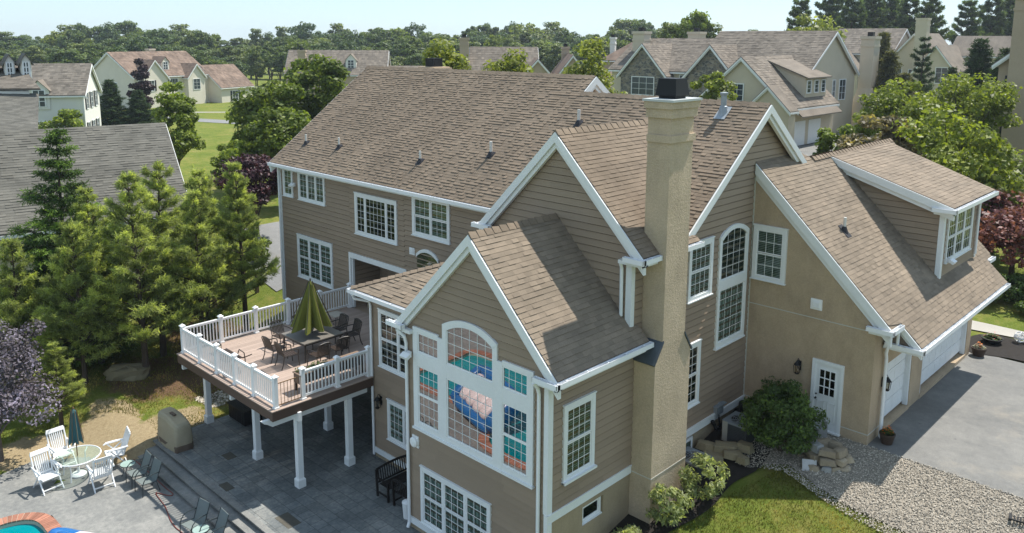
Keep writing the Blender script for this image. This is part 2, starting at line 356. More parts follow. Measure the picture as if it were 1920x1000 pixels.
# upper gable of the taller part
mb=MB(); mb.poly([(14.18,4.0,zm(4.0)-.04),(14.18,7.2,zm(5.33)-SM*(7.2-5.33)-.04),(14.18,5.33,zm(5.33)-.03)]); hp('gable_wall',mb,SIDING)
def rake(p,q,out,w=.22,t=.05,drop=.015,parent=None):
    """white bargeboard under a sloping roof edge; out = outward direction"""
    p,q,o=Vector(p),Vector(q),Vector(out); dz=Vector((0,0,-1)); m=MB()
    a=p+dz*drop; b=q+dz*drop; m.prism([a,b,b+dz*w*1.3,a+dz*w*1.3],o*t); 
    a2=p+dz*(w*1.3+drop)-o*.14; b2=q+dz*(w*1.3+drop)-o*.14
    m.prism([a2+dz*-.1,b2+dz*-.1,b2+dz*w*.75,a2+dz*w*.75],o*.12)
    return m
def rakes(segs,parent=None):
    m=MB()
    for s in segs:
        x=rake(*s); b=len(m.v); m.v+=x.v; m.f+=[tuple(i+b for i in f) for f in x.f]; m.t+=x.t
    return hp('bargeboard',m,WHITE,parent)
PX=(1,0,0); NY=(0,-1,0)
z5=zm(5.33); rakes([((14.3,3.9,zm(3.9)),(14.3,5.33,z5),PX),((14.3,5.33,z5),(14.3,7.3,z5-SM*1.97),PX)])
z4=zm(4.55); rakes([((21.885,-.02,zm(-.02)),(21.885,4.55,z4),PX,.2),((21.885,4.55,z4),(21.885,8.2,z4-SM*3.65),PX,.2)])
rakes([((FL,-.36,3.93),(FL,5.33,z5),(-1,0,0)),((FL,5.33,z5),(FL,11.0,z5-SM*5.67),(-1,0,0))])
# --- gutters
def gutter_y(mb,x,y0,y1,z,side=1,size=.11):   # along y, outer side +x*side
    a,b=sorted((x,x+side*size)); mb.box(a,b,y0,y1,z-.02,z); o=b if side>0 else a
    mb.box(*sorted((o,o-side*.012)),y0,y1,z,z+size); mb.box(a,b,y0,y0+.012,z,z+size); mb.box(a,b,y1-.012,y1,z,z+size)
    mb.box(*sorted((x-side*.03,x)),y0,y1,z-.04,z+size)
    n=int((y1-y0)/.75)
    for i in range(n): yy=y0+(i+.5)*(y1-y0)/max(n,1); mb.box(min(x,o),max(x,o),yy-.015,yy+.015,z+size-.012,z+size+.004)
def gutter_x(mb,y,x0,x1,z,side=-1,size=.11):
    a,b=sorted((y,y+side*size)); mb.box(x0,x1,a,b,z-.02,z); o=a if side<0 else b
    mb.box(x0,x1,*sorted((o,o-side*.012)),z,z+size); mb.box(x0,x0+.012,a,b,z,z+size); mb.box(x1-.012,x1,a,b,z,z+size)
    mb.box(x0,x1,*sorted((y,y-side*.03)),z-.04,z+size)
    n=int((x1-x0)/.9)
    for i in range(n): xx=x0+(i+.5)*(x1-x0)/max(n,1); mb.box(xx-.015,xx+.015,min(y,o),max(y,o),z+size-.012,z+size+.004)
mb=MB(); gutter_x(mb,-.37,FL,15.8,3.80); hp('gutter',mb,ALU)
mb=MB(); mb.box(FL+.02,15.9,-.33,-.0,3.74,3.78); mb.box(0,15.9,-.04,-.024,3.6,3.74); hp('soffit',mb,WHITE)
# --- bump-out B (upper gable)
Fb=Fr((0,-2.17,0),(1,0,0),(0,0,1))
mb=MB(); lap(mb,Fb,[(16.3,-4.2),(16.3,4.2),(19.02,6.93),(21.58,4.32),(21.58,-4.2)],rng); hp('gable_wall',mb,SIDING)
mb=MB(); lap(mb,Fr((16.3,0,0),(0,-1,0),(0,0,1)),[(0,-1),(2.17,-1),(2.17,4.1),(0,4.1)],rng); hp('wall',mb,SIDING)
roof('roof',[(22.08,-2.38,4.02),(22.08,.37,4.02),(21.9,.37,4.20),(21.9,.03,4.20),(19.02,3.82,7.08),(19.02,-2.38,7.08)],(0,1,0),ROOF,house,rng,.14,(.012,.013,.020,.022),(.14,.26),off=HL)
roof('roof',[(15.96,-2.38,4.02),(15.96,-.2,4.02),(19.02,3.82,7.08),(19.02,-2.38,7.08)],(0,1,0),ROOF,house,rng,.15,(.012,.03),(.2,.5),off=HL)
mb=MB(); ridge_cap(mb,(19.02,-2.40,7.08),(19.02,3.8,7.08),(-.13,0,-.13),(.13,0,-.13),rng,.28,.07); hp('ridge_cap',mb,CAPM)
rakes([((15.96,-2.38,4.02),(19.02,-2.38,7.08),NY),((19.02,-2.38,7.08),(22.08,-2.38,4.02),NY)])
mb=MB(); gutter_y(mb,22.09,-2.5,-1.66,3.88); gutter_x(mb,-2.44,21.52,22.2,3.88); hp('gutter',mb,ALU); mb=MB(); gutter_y(mb,22.09,-.56,.45,3.88); hp('gutter',mb,ALU)
mb=MB(); gutter_x(mb,-2.44,15.72,16.5,3.88); gutter_y(mb,15.95,-2.5,-.5,3.88,-1); hp('gutter',mb,ALU)
mb=MB(); mb.box(21.3,22.08,-2.42,-2.15,3.76,3.86); mb.box(21.56,22.08,-2.4,-1.7,3.76,3.88); hp('soffit',mb,WHITE); mb=MB(); mb.box(15.95,16.6,-2.42,-2.15,3.76,3.86); hp('soffit',mb,WHITE)
mb=MB(); mb.box(21.44,21.62,-2.23,-2.19,1.9,3.77); mb.box(21.585,21.625,-2.19,-2.07,1.9,3.77); hp('corner_board',mb,WHITE)
mb=MB(); mb.tube([(21.33,-2.36,3.8),(21.33,-2.28,3.6),(21.33,-2.26,2.15),(21.36,-2.4,2.06)],.05,8); hp('downspout',mb,ALU)
# --- wing C (great-room gable)
Fc=Fr((0,-5.46,0),(1,0,0),(0,0,1))
mb=MB(); lap(mb,Fc,[(16.14,-4.5),(16.14,1.8),(18.93,4.55),(21.6,1.9),(21.6,-4.5)],rng); hp('gable_wall',mb,SIDING)
mb=MB(); lap(mb,Fr((21.6,0,0),(0,1,0),(0,0,1)),[(-5.46,-2.07),(-1.9,-2.07),(-1.9,1.7),(-5.46,1.7)],rng); hp('wall',mb,SIDING)
mb=MB(); lap(mb,Fr((16.14,0,0),(0,-1,0),(0,0,1)),[(.0,-4.4),(5.46,-4.4),(5.46,1.9),(0,1.9)],rng); hp('wall',mb,SIDING)
mb=MB(); mb.box(21.44,21.585,-5.43,-4.05,-5.4,-2.08); mb.box(21.44,21.585,-3.17,-1.9,-5.4,-2.08); mb.box(21.44,21.585,-4.05,-3.17,-5.4,-3.03); mb.box(21.44,21.585,-4.05,-3.17,-2.48,-2.08)
mb.box(16.12,21.55,-5.47,-5.42,-5.4,-4.5); mb.box(16.16,16.2,-5.4,-.1,-5.2,-4.4); hp('foundation',mb,STUCCO2)
mb=MB(); mb.box(21.40,21.44,-4.05,-3.17,-3.05,-2.46); hp('shade_backing',mb,INTER)
bw=window(house,Fr((21.45,-4.02,-3.0),(0,1,0),(0,0,1)),.82,.5,[(1,'fx',1,1)],.07,'dark',off=HL,sill=True,name='basement_window')
# water table board
mb=MB(); mb.box(21.585,21.645,-5.50,-2.0,-2.30,-2.07); mb.box(21.585,21.665,-5.52,-2.0,-2.09,-2.05); mb.box(21.585,21.645,-.28,4.36,-2.30,-2.07); mb.box(21.585,21.665,-.28,4.36,-2.09,-2.05)
mb.box(16.1,21.62,-5.53,-5.485,-4.62,-4.42); hp('water_table',mb,WHITE)
roof('roof',[(21.99,-5.61,1.62),(21.99,-1.87,1.62),(21.62,-1.87,1.99),(21.62,-2.19,1.99),(18.93,-2.19,4.68),(18.93,-5.61,4.68)],(0,1,0),ROOFG,house,rng,.145,(.012,.015,.024),(.22,.28),off=HL)
roof('roof',[(15.87,-5.61,1.62),(15.87,-2.19,1.62),(18.93,-2.19,4.68),(18.93,-5.61,4.68)],(0,1,0),ROOFG,house,rng,.155,(.012,.022),(.22,.5),off=HL)
mb=MB(); ridge_cap(mb,(18.93,-5.63,4.68),(18.93,-2.2,4.68),(-.13,0,-.13),(.13,0,-.13),rng,.28,.07); hp('ridge_cap',mb,CAPM)
rakes([((15.87,-5.61,1.62),(18.93,-5.61,4.68),NY),((18.93,-5.61,4.68),(21.99,-5.61,1.62),NY)])
mb=MB(); gutter_y(mb,22.0,-5.73,-1.78,1.48); gutter_x(mb,-5.67,21.32,22.11,1.48); hp('gutter',mb,ALU)
mb=MB(); gutter_x(mb,-5.67,15.55,16.28,1.48); gutter_y(mb,15.86,-5.73,-4.2,1.48,-1); hp('gutter',mb,ALU)
mb=MB(); mb.box(21.3,22.0,-5.66,-5.44,1.36,1.46); mb.box(21.59,22.0,-5.65,-2.0,1.36,1.47); hp('soffit',mb,WHITE); mb=MB(); mb.box(15.86,16.5,-5.66,-5.44,1.36,1.46); mb.box(15.86,16.14,-5.65,-4.2,1.36,1.47); hp('soffit',mb,WHITE)
mb=MB(); mb.box(21.50,21.64,-5.52,-5.485,-2.05,1.37); mb.box(21.605,21.645,-5.485,-5.34,-2.05,1.37); hp('corner_board',mb,WHITE); mb=MB(); mb.box(21.54,21.66,-5.535,-5.5,-5.2,-2.05); mb.box(21.605,21.66,-5.5,-5.36,-5.2,-2.30); hp('corner_board',mb,WHITE)
mb=MB(); mb.tube([(21.36,-5.75,1.45),(21.36,-5.6,1.25),(21.36,-5.55,1.1),(21.36,-5.55,-4.8)],.05,8); hp('downspout',mb,ALU)
mb=MB(); mb.tube([(16.05,-5.75,1.42),(16.2,-5.6,1.2),(16.22,-5.56,1.0),(16.22,-5.56,-4.6),(16.22,-5.62,-4.75)],.05,8); hp('downspout',mb,ALU)
# great-room window (one compound unit with an arched centre)
F=Fr((16.49,-5.46,0),(1,0,0),(0,0,1)); w_=4.66
mb=MB()
F.box(mb,0,.2,-1.44,1.58,0,.075); F.box(mb,4.46,w_,-1.44,1.58,0,.075); F.box(mb,1.08,1.43,-1.44,1.52,0,.075); F.box(mb,3.24,3.58,-1.44,1.52,0,.075)
for a,b in ((.2,1.08),(1.43,3.24),(3.58,4.46)): F.box(mb,a,b,-1.44,-1.27,0,.072); F.box(mb,a,b,.45,.86,0,.072)
for a,b in ((.2,1.08),(3.58,4.46)): F.box(mb,a,b,1.44,1.58,0,.072)
F.box(mb,1.27,1.43,1.52,1.96,0,.075); F.box(mb,3.24,3.39,1.52,1.96,0,.075)
F.box(mb,-.03,w_+.03,-1.5,-1.44,0,.12)
n=14; ARS=.30
for i in range(n):
    a,b=[x/n for x in (i,i+1)]; uo=[1.27+2.12*x for x in (a,b)]; ui=[1.43+1.81*x for x in (a,b)]
    vo=[1.955+arc(u-1.27,2.12,ARS) for u in uo]; vi=[1.80+arc(u-1.43,1.81,ARS-.02) for u in ui]
    mb.prism([F(ui[0],vi[0]),F(ui[1],vi[1]),F(uo[1],vo[1]),F(uo[0],vo[0])],F.N*.085)
cw=hp('window',mb,WHITE)
sash=MB(); pn=MB(); gr=MB(); bk=MB()
def cell(x0,x1,y0,y1,cols,rows,top=None,f=.04):
    Y=(lambda x:y1) if top is None else top
    F.box(sash,x0,x0+f,y0,Y(x0),.028,.055); F.box(sash,x1-f,x1,y0,Y(x1),.028,.055); F.box(sash,x0+f,x1-f,y0,y0+f,.028,.055)
    if top is None: F.box(sash,x0+f,x1-f,y1-f,y1,.028,.055)
    P=[(x0,y0),(x1,y0)]+([(x1,y1),(x0,y1)] if top is None else [(x1-(x1-x0)*i/12,Y(x1-(x1-x0)*i/12)) for i in range(13)])
    pn.poly([F(u,v,.036) for u,v in P]); bk.poly([F(u,v,.0265) for u,v in P])
    for j in range(1,cols): x=x0+(x1-x0)*j/cols; F.box(gr,x-.0075,x+.0075,y0,Y(x),.037,.043)
    for j in range(1,rows): y=y0+((y1 if top is None else Y((x0+x1)/2))-y0)*j/rows; F.box(gr,x0,x1,y-.0075,y+.0075,.0368,.0428) if (top is None or y<Y(x0)) else F.box(gr,x0+.5,x1-.5,y-.0075,y+.0075,.0368,.0428)
for a,b in ((.2,1.08),(3.58,4.46)):
    cell(a,b,.86,1.44,4,2); cell(a,b,-.40,.45,4,3); cell(a,b,-1.27,-.40,4,3)
cell(1.43,3.24,.86,1.8,6,4,lambda x:1.80+arc(x-1.43,1.81,ARS-.02)); cell(1.43,3.24,-1.27,.45,6,6)
hp('sash',sash,VINYL,cw); hp('pane',pn,PANER,cw); hp('grille',gr,VINYL,cw); hp('shade_backing',bk,INTER,cw)
window(house,Fr((16.73,-5.46,-4.38),(1,0,0),(0,0,1)),2.9,1.76,[(1,'dh',3,3)]*3,.11,'curtain',off=HL)
window(house,Fr((21.6,-4.95,-1.38),(0,1,0),(0,0,1)),1.24,2.03,[(1,'dh',4,3)],.13,'blind',off=HL)
mb=MB(); mb.box(21.6,21.75,-4.98,-3.68,-1.42,-1.36); hp('sill',mb,WHITE)
# --- room between wing and deck
Fr2=Fr((0,-3.67,0),(1,0,0),(0,0,1))
mb=MB(); lap(mb,Fr2,[(12.0,-4.42),(16.14,-4.42),(16.14,1.25),(12.0,1.25)],rng); lap(mb,Fr((12.0,0,0),(0,-1,0),(0,0,1)),[(0,-1.85),(3.67,-1.85),(3.67,1.25),(0,1.25)],rng); hp('wall',mb,SIDING)
mb=MB(); mb.box(12.01,16.12,-3.68,-3.62,-5,-4.5); mb.box(12.0,12.05,-3.62,0,-5,-1.86); hp('foundation',mb,STUCCO2)
mb=MB(); mb.box(11.98,16.12,-3.745,-3.695,-4.62,-4.42); hp('water_table',mb,WHITE)
HS=.38
roof('roof',[(11.53,-4.17,1.30),(16.14,-4.17,1.30),(16.14,0,1.30+HS*4.17),(15.70,0,1.30+HS*4.17)],(1,0,0),ROOFG,house,rng,.16,(.010,.012,.03),(.2,.4),off=HL)
roof('roof',[(11.53,-4.17,1.30),(11.53,0,1.30),(15.70,0,1.30+HS*4.17)],(0,1,0),ROOFG,house,rng,.16,(.012,.03),(.2,.4),off=HL)
mb=MB(); d_=.11; ridge_cap(mb,(11.53,-4.17,1.32),(15.7,0,1.32+HS*4.17),(-d_,d_,-.05),(d_,-d_,-.05),rng,.26,.06); hp('ridge_cap',mb,CAPM)
mb=MB(); gutter_x(mb,-4.18,11.42,16.1,1.17); gutter_y(mb,11.52,-4.25,-.05,1.17,-1); hp('gutter',mb,ALU)
mb=MB(); mb.box(11.55,16.1,-4.17,-3.66,1.12,1.16); mb.box(11.55,12.0,-3.66,0,1.12,1.16); hp('soffit',mb,WHITE)
mb=MB(); mb.tube([(11.72,-4.27,1.15),(11.72,-4.2,.98),(12.02,-3.8,.86),(12.03,-3.76,.7),(12.03,-3.76,-4.7)],.045,8); hp('downspout',mb,ALU)
window(house,Fr((12.42,-3.67,-1.32),(1,0,0),(0,0,1)),2.1,2.0,[(1,'dh',3,3),(1,'dh',3,3)],.1,'dark',off=HL,glassm=None)
window(house,Fr((12.81,-3.67,-3.84),(1,0,0),(0,0,1)),1.75,1.42,[(1,'fx',3,4),(1,'fx',3,4)],.1,'curtain',off=HL)
# --- windows of the rear wall
def rw(x0,x1,z0,z1,units,**k): return window(house,Fr((x0,0,z0),(1,0,0),(0,0,1)),x1-x0,z1-z0,units,off=HL,**k)
rw(.27,1.10,2.41,3.73,[(1,'fx',2,4)],back='blind',casing=.1)
rw(1.58,3.72,2.40,3.73,[(1,'fx',2,4)]*3,back='blind',casing=.11)
rw(5.95,8.77,1.56,3.29,[(.62,'fx',2,5),(1.55,'fx',5,5),(.62,'fx',2,5)],back='dark',casing=.13)
rw(9.74,11.91,2.16,3.74,[(1,'dh',3,2),(1,'dh',3,2)],back='blind',casing=.14)
rw(1.31,4.14,-1.27,.72,[(1,'dh',2,3)]*3,back='curtain',casing=.13)
mb=MB(); F=Frear
for i in range(10):
    a,b=i/10,(i+1)/10; u=[9.95+1.3*x for x in (a,b)]; vo=[1.42+arc(1.3*x,1.3,.28) for x in (a,b)]
    mb.prism([F(u[0],vo[0]-.13),F(u[1],vo[1]-.13),F(u[1],vo[1]),F(u[0],vo[0])],F.N*.08)
aw=hp('window',mb,WHITE); mb=MB(); mb.poly([F(9.95,.9,.03)]+[F(11.25,.9,.03)]+[F(11.25-1.3*i/10,1.32+arc(1.3*(1-i/10),1.3,.28),.03) for i in range(11)]); hp('pane',mb,PANE,aw)
mb=MB(); F.box(mb,9.51,9.83,1.32,1.60,0,.045); F.box(mb,9.55,9.79,1.36,1.56,.045,.055); 
for i in range(5): F.box(mb,9.56,9.78,1.375+i*.038,1.39+i*.038,.055,.075)
hp('wall_vent',mb,VINYL)
mb=MB(); mb.box(-.05,.07,-.06,-.024,-4.3,3.74); mb.box(-.06,.0,-.03,.1,-4.3,3.74); hp('corner_board',mb,WHITE)
mb=MB(); mb.tube([(-.02,-.12,3.75),(-.02,-.12,-2.7)],.045,8); hp('downspout',mb,ALU)
# --- windows of the right wall
def gw(y0,y1,z0,z1,units,**k): return window(house,Fr((XR,y0,z0),(0,1,0),(0,0,1)),y1-y0,z1-z0,units,off=HL,**k)
gw(.57,1.90,2.03,3.78,[(1,'dh',4,2)],back='blind',casing=.13)
gw(.10,1.43,-1.32,.67,[(1,'dh',4,3)],back='dark',casing=.13)
F=Fr((XR,2.28,.13),(0,1,0),(0,0,1)); w=1.78
mb=MB(); c=.14
F.box(mb,0,c,0,3.55,0,.075); F.box(mb,w-c,w,0,3.55,0,.075); F.box(mb,c,w-c,0,.16,0,.075); F.box(mb,c,w-c,1.86,2.16,0,.078); F.box(mb,-.03,w+.03,-.04,0,0,.11)
for i in range(12):
    a,b=i/12,(i+1)/12; uo=[w*x for x in (a,b)]; ui=[c+(w-2*c)*x for x in (a,b)]
    vo=[3.55+arc(u,w,.30) for u in uo]; vi=[3.44+arc(u-c,w-2*c,.27) for u in ui]
    mb.prism([F(ui[0],vi[0]),F(ui[1],vi[1]),F(uo[1],vo[1]),F(uo[0],vo[0])],F.N*.085)
ow=hp('window',mb,WHITE); sash=MB(); pn=MB(); gr=MB(); bk=MB()
cell(c,w-c,.16,1.86,4,5); hp('curtain',bk,CURT,ow); bk=MB()
cell(c,w-c,2.16,3.44,4,4,lambda x:3.44+arc(x-c,w-2*c,.27))
hp('sash',sash,VINYL,ow); hp('pane',pn,PANE,ow); hp('grille',gr,VINYL,ow); hp('shade_backing',bk,INTER,ow)
# basement window at the back corner
mb=MB(); mb.box(XR-.02,XR+.03,.35,1.25,-3.15,-2.4); wf=hp('basement_window',mb,WHITE); mb=MB(); mb.box(XR+.03,XR+.035,.45,1.15,-3.05,-2.5); hp('pane',mb,PANE,wf)
# --- chimney
mb=MB(); mb.box(XR,22.29,-1.65,-.57,1.45,7.9); mb.box(XR,22.34,-1.70,-.52,6.98,7.17); mb.box(XR-.03,22.36,-1.72,-.50,7.62,7.86); mb.box(XR-.06,22.40,-1.77,-.45,7.86,8.04)
mb.prism([(XR,-1.98,1.06),(XR,-.25,1.06),(XR,-.57,1.52),(XR,-1.65,1.52)],(.709,0,0)); mb.box(XR,22.29,-1.98,-.25,-4.6,1.06)
ch=hp('chimney',mb,CHSTUC)
mb=MB(); mb.box(XR-.1,22.44,-1.80,-.42,8.04,8.10); hp('chimney_cap',mb,plain('cap_metal',(.46,.48,.47),.5,.1),ch)
mb=MB(); cxm,cym=21.95,-1.12; b=.32; t=.26
mb.add([(cxm-b,cym-b,8.18),(cxm+b,cym-b,8.18),(cxm+b,cym+b,8.18),(cxm-b,cym+b,8.18),(cxm-t,cym-t,8.62),(cxm+t,cym-t,8.62),(cxm+t,cym+t,8.62),(cxm-t,cym+t,8.62)],((0,1,5,4),(1,2,6,5),(2,3,7,6),(3,0,4,7),(4,5,6,7),(0,3,2,1)))
mb.box(cxm-.25,cxm+.25,cym-.25,cym+.25,8.1,8.17)
hp('chimney_hood',mb,BLACK,ch)
mb=MB(); mb.prism([(XR-.02,-1.63,1.58),(XR-.02,-2.03,1.02),(XR-.02,-2.06,1.06),(XR-.02,-1.63,1.64)],(.76,0,0)); SLM=plain('slate_metal',(.07,.085,.10),.45,.2); hp('flashing',mb,SLM,ch); mb=MB(); mb.prism([(XR-.02,-.59,1.58),(XR-.02,-.21,1.02),(XR-.02,-.18,1.06),(XR-.02,-.59,1.64)],(.76,0,0)); hp('flashing',mb,SLM,ch)
JOINT=plain('joint_bead',(.52,.51,.45),.6,.1)
mb=MB(); mb.box(XR,22.297,-1.987,-.245,-2.26,-2.235); hp('joint',mb,JOINT,ch)
mb=MB(); mb.box(XR,22.3,-1.99,-.24,-3.68,-3.655); hp('joint',mb,JOINT,ch)
# second chimney on the far side of the ridge
mb=MB(); mb.box(-.2,1.1,8.5,9.6,2,8.15); mb.box(-.28,1.18,8.42,9.68,7.75,8.1); c2=hp('chimney',mb,CHSTUC); mb=MB(); mb.box(.1,.8,8.75,9.35,8.15,8.6); hp('chimney_hood',mb,BLACK,c2)
# --- roof vent pipes
def pipe(x,y,h=.34,r=.045,big=False):
    z=zm(y)
    m=MB(); m.tube([(x,y,z-.05),(x,y,z+h+.1)],r,8); o=hp('vent_pipe',m,PVC)
    m=MB(); m.lathe((x,y-.02,z-.06),[(r*2.6,0),(r*2.0,.10),(r*1.25,.2)],10); m.prism([(x-.14,y-.16,zm(y-.16)+.028),(x+.14,y-.16,zm(y-.16)+.028),(x+.14,y+.12,zm(y+.12)+.028),(x-.14,y+.12,zm(y+.12)+.028)],(0,0,.01)); hp('boot',m,DARKM,o)
pipe(1.01,.79); pipe(3.56,.87); pipe(9.19,.83); pipe(12.45,1.53,.42,.055); pipe(15.25,3.2,.42,.055)
z=zm(4.1); m=MB(); m.lathe((20.5,4.1,z-.2),[(.20,0),(.12,.42),(.09,.44),(.09,.78),(.13,.8),(.13,.86),(.02,.88)],14); o=hp('flue_pipe',m,GALV); m=MB(); m.prism([(20.3,3.82,zm(3.82)+.04),(20.7,3.82,zm(3.82)+.04),(20.7,4.3,zm(4.3)+.04),(20.3,4.3,zm(4.3)+.04)],(0,0,.012)); hp('boot',m,GALV,o)
# ================================================================ garage wing (part of the same house)
SG=.976; GX=25.68; GY=4.37
def zg(x): return 5.83-SG*(x-XR)
mb=MB()
mb.poly([(XR+.03,GY,-3.2),(GX,GY,-3.2),(GX,GY,zg(GX)-.05),(XR+.03,GY,zg(XR)-.1)])
for y0,y1,z0,z1 in ((GY,5.60,-3.2,1.6),(7.85,8.95,-3.2,1.6),(14.05,14.6,-3.2,1.6),(5.60,7.85,-.12,1.6),(8.95,14.05,-.12,1.6)): mb.poly([(GX,y0,z0),(GX,y1,z0),(GX,y1,z1),(GX,y0,z1)])
for y0,y1 in ((5.6,7.85),(8.95,14.05)): mb.box(GX-.32,GX-.001,y0-.05,y0,-2.4,-.1); mb.box(GX-.32,GX-.001,y1,y1+.05,-2.4,-.1); mb.box(GX-.32,GX-.001,y0,y1,-.13,-.119); mb.box(GX-.3,GX+.02,y0-.02,y1+.02,-2.5,-2.24)
mb.poly([(GX,14.6,-3.2),(17.5,14.6,-3.2),(17.5,14.6,1.8),(XR,14.6,5.7),(GX,14.6,1.75)]); hp('wall',mb,STUCCO)
mb=MB(); mb.box(XR+.03,GX+.006,GY-.008,GY,1.155,1.18); mb.box(XR+.03,GX+.006,GY-.008,GY,-2.06,-2.035); mb.box(GX,GX+.008,GY-.006,5.58,-2.06,-2.035); mb.box(XR+.0,XR+.05,GY-.03,GY,-2.3,5.7); hp('joint',mb,JOINT)
JY=5.06
roof('roof',[(XR,4.31,zg(XR)),(XR,7.44,zg(XR)),(21.86,7.9,zg(21.86)),(21.80,15.5,zg(21.80)),(26.0,15.1,zg(26.0)),(26.0,14.4,zg(26.0)),(26.75,14.4,zg(26.75)),(26.75,JY,zg(26.75)),(26.12,JY,zg(26.12)),(26.12,4.31,zg(26.12))],(0,1,0),ROOFG,house,rng,.145,(.012,.014,.022),(.2,.28),off=HL)
mb=MB(); F=Fr((17.4,15.5,1.4),(0,-1,0),(1,0,.976)); courses(mb,F,[(0,0),(8,0),(8,6.1),(0,6.1)],.2,(.012,.02),(.4,.9),rng); hp('roof',mb,ROOFG)
mb=MB(); zr=zg(21.85); ridge_cap(mb,(21.85,7.9,zr+.02),(21.80,15.5,zr+.04),(-.13,0,-.12),(.13,0,-.10),rng,.28,.07); hp('ridge_cap',mb,CAPM)
rakes([((XR+.06,4.31,zg(XR+.06)),(26.12,4.31,zg(26.12)),NY,.26)]); rakes([((26.1,JY,zg(26.1)),(26.75,JY,zg(26.75)),NY,.17)])
mb=MB(); gutter_y(mb,26.13,4.2,JY,1.26); gutter_x(mb,4.25,25.45,26.24,1.26); hp('gutter',mb,ALU)
mb=MB(); gutter_y(mb,26.76,4.92,14.4,.65); gutter_x(mb,5.0,25.75,26.87,.65); hp('gutter',mb,ALU)
mb=MB(); gutter_y(mb,26.01,14.4,15.2,1.38); hp('gutter',mb,ALU)
mb=MB(); mb.box(25.5,26.12,4.26,4.36,1.14,1.25); mb.box(25.70,26.12,4.36,JY-.05,1.14,1.26); hp('soffit',mb,WHITE); mb=MB(); mb.box(25.72,26.75,JY,14.4,.56,.64); mb.box(25.69,26.76,5.0,5.08,.54,.64); hp('soffit',mb,WHITE)
mb=MB(); mb.prism([(25.70,JY+.1,.64),(26.5,JY+.1,.64),(25.70,JY+.1,1.5)],(0,.05,0)); hp('gable_wall',mb,SIDING)
mb=MB(); mb.tube([(26.1,4.98,1.25),(26.1,4.98,.75)],.05,8); mb.tube([(25.86,4.93,.66),(25.80,5.0,.4),(25.79,5.1,.2),(25.79,5.1,-2.3),(25.9,5.05,-2.36)],.05,8); hp('downspout',mb,ALU)
window(house,Fr((21.68,GY,2.04),(1,0,0),(0,0,1)),1.13,1.74,[(1,'dh',3,2)],.13,'blind',off=HL)
mb=MB(); F=Fr((23.68,GY,1.45),(1,0,0),(0,0,1)); F.box(mb,0,.36,0,.34,0,.03); F.box(mb,.06,.3,.06,.28,.03,.05); 
for i in range(4): F.box(mb,.08,.28,.08+i*.05,.1+i*.05,.05,.07)
hp('wall_vent',mb,VINYL)
# side door with nine panes
F=Fr((23.88,GY,-2.30),(1,0,0),(0,0,1)); DW=.98; DH=2.2
mb=MB(); F.box(mb,0,.1,0,DH,0,.06); F.box(mb,DW-.1,DW,0,DH,0,.06); F.box(mb,.1,DW-.1,DH-.1,DH,0,.06); F.box(mb,-.02,DW+.02,-.05,0,0,.12); F.box(mb,.1,DW-.1,0,DH-.1,-.02,.02)
x0,x1,y0,y1=.24,DW-.24,1.10,1.92
for i in range(4): x=x0+(x1-x0)*i/3; F.box(mb,x-.015,x+.015,y0,y1,.02,.04)
for i in range(4): y=y0+(y1-y0)*i/3; F.box(mb,x0,x1,y-.015,y+.015,.0205,.0395)
for a,b in ((.2,.44),(.54,.78)):
    for q in ((a,a+.02,.25,.9),(b-.02,b,.25,.9),(a,b,.25,.27),(a,b,.88,.9)): F.box(mb,q[0],q[1],q[2],q[3],.02,.032)
dr=hp('door',mb,WHITE); mb=MB(); mb.quad(F(x0,y0,.024),F(x1,y0,.024),F(x1,y1,.024),F(x0,y1,.024)); hp('pane',mb,glass('door_glass',.05,(1,1,1),(.03,.03,.035)),dr)
mb=MB(); mb.tube([F(.17,.95,.02),F(.17,.95,.09)],.03,8); mb.tube([F(.17,1.08,.02),F(.17,1.08,.05)],.025,8); hp('handle',mb,BLACK,dr)
# garage doors
def gdoor(y0,y1):
    F=Fr((GX-.22,y0,-2.12),(0,1,0),(0,0,1)); w=y1-y0; m=MB(); h=2.0
    for r in range(4):
        F.box(m,0,w,r*h/4+.008,(r+1)*h/4-.008,0,.05); n=max(4,int(w/.6)*1)
        for i in range(n):
            a=w*i/n+.07; b=w*(i+1)/n-.07; F.box(m,a,b,r*h/4+.1,(r+1)*h/4-.1,.05,.056)
    F.box(m,0,w,-.02,.008,0,.045)
    o=hp('garage_door',m,WHITE)
    m=MB(); 
    F.box(m,-.001,.10,-.1,h,.051,.20); hp('jamb',m,WHITE,o); m=MB(); F.box(m,w-.10,w+.001,-.1,h,.051,.20); hp('jamb',m,WHITE,o)
gdoor(5.60,7.85); gdoor(8.95,14.05)
# lanterns and floodlights
LAMPG=glass('lantern_glass',.05,(1,1,1),(.6,.6,.55))
def lantern(F):
    m=MB(); F.box(m,-.06,.06,.0,.30,0,.025); m.tube([F(0,.22,.02),F(0,.36,.06),F(0,.40,.13),F(0,.34,.16)],.012,6)
    c=F(0,.0,.16); m.lathe((c.x,c.y,c.z+.20),[(.11,0),(.10,.03),(.045,.10),(.02,.14)],8); m.lathe((c.x,c.y,c.z-.10),[(.05,0),(.07,.02),(.07,.04)],8)
    for sx,sy in ((1,1),(1,-1),(-1,1),(-1,-1)): m.tube([(c.x+.06*sx,c.y+.06*sy,c.z-.07),(c.x+.085*sx,c.y+.085*sy,c.z+.2)],.009,5)
    o=hp('wall_lantern',m,BLACK); m=MB(); m.lathe((c.x,c.y,c.z-.06),[(.055,0),(.08,.25)],4); hp('lantern_glass',m,LAMPG,o)
lantern(Fr((23.45,GY,-.62),(1,0,0),(0,0,1))); lantern(Fr((GX,5.22,-.75),(0,1,0),(0,0,1))); lantern(Fr((12.42,-3.69,-2.75),(1,0,0),(0,0,1)))
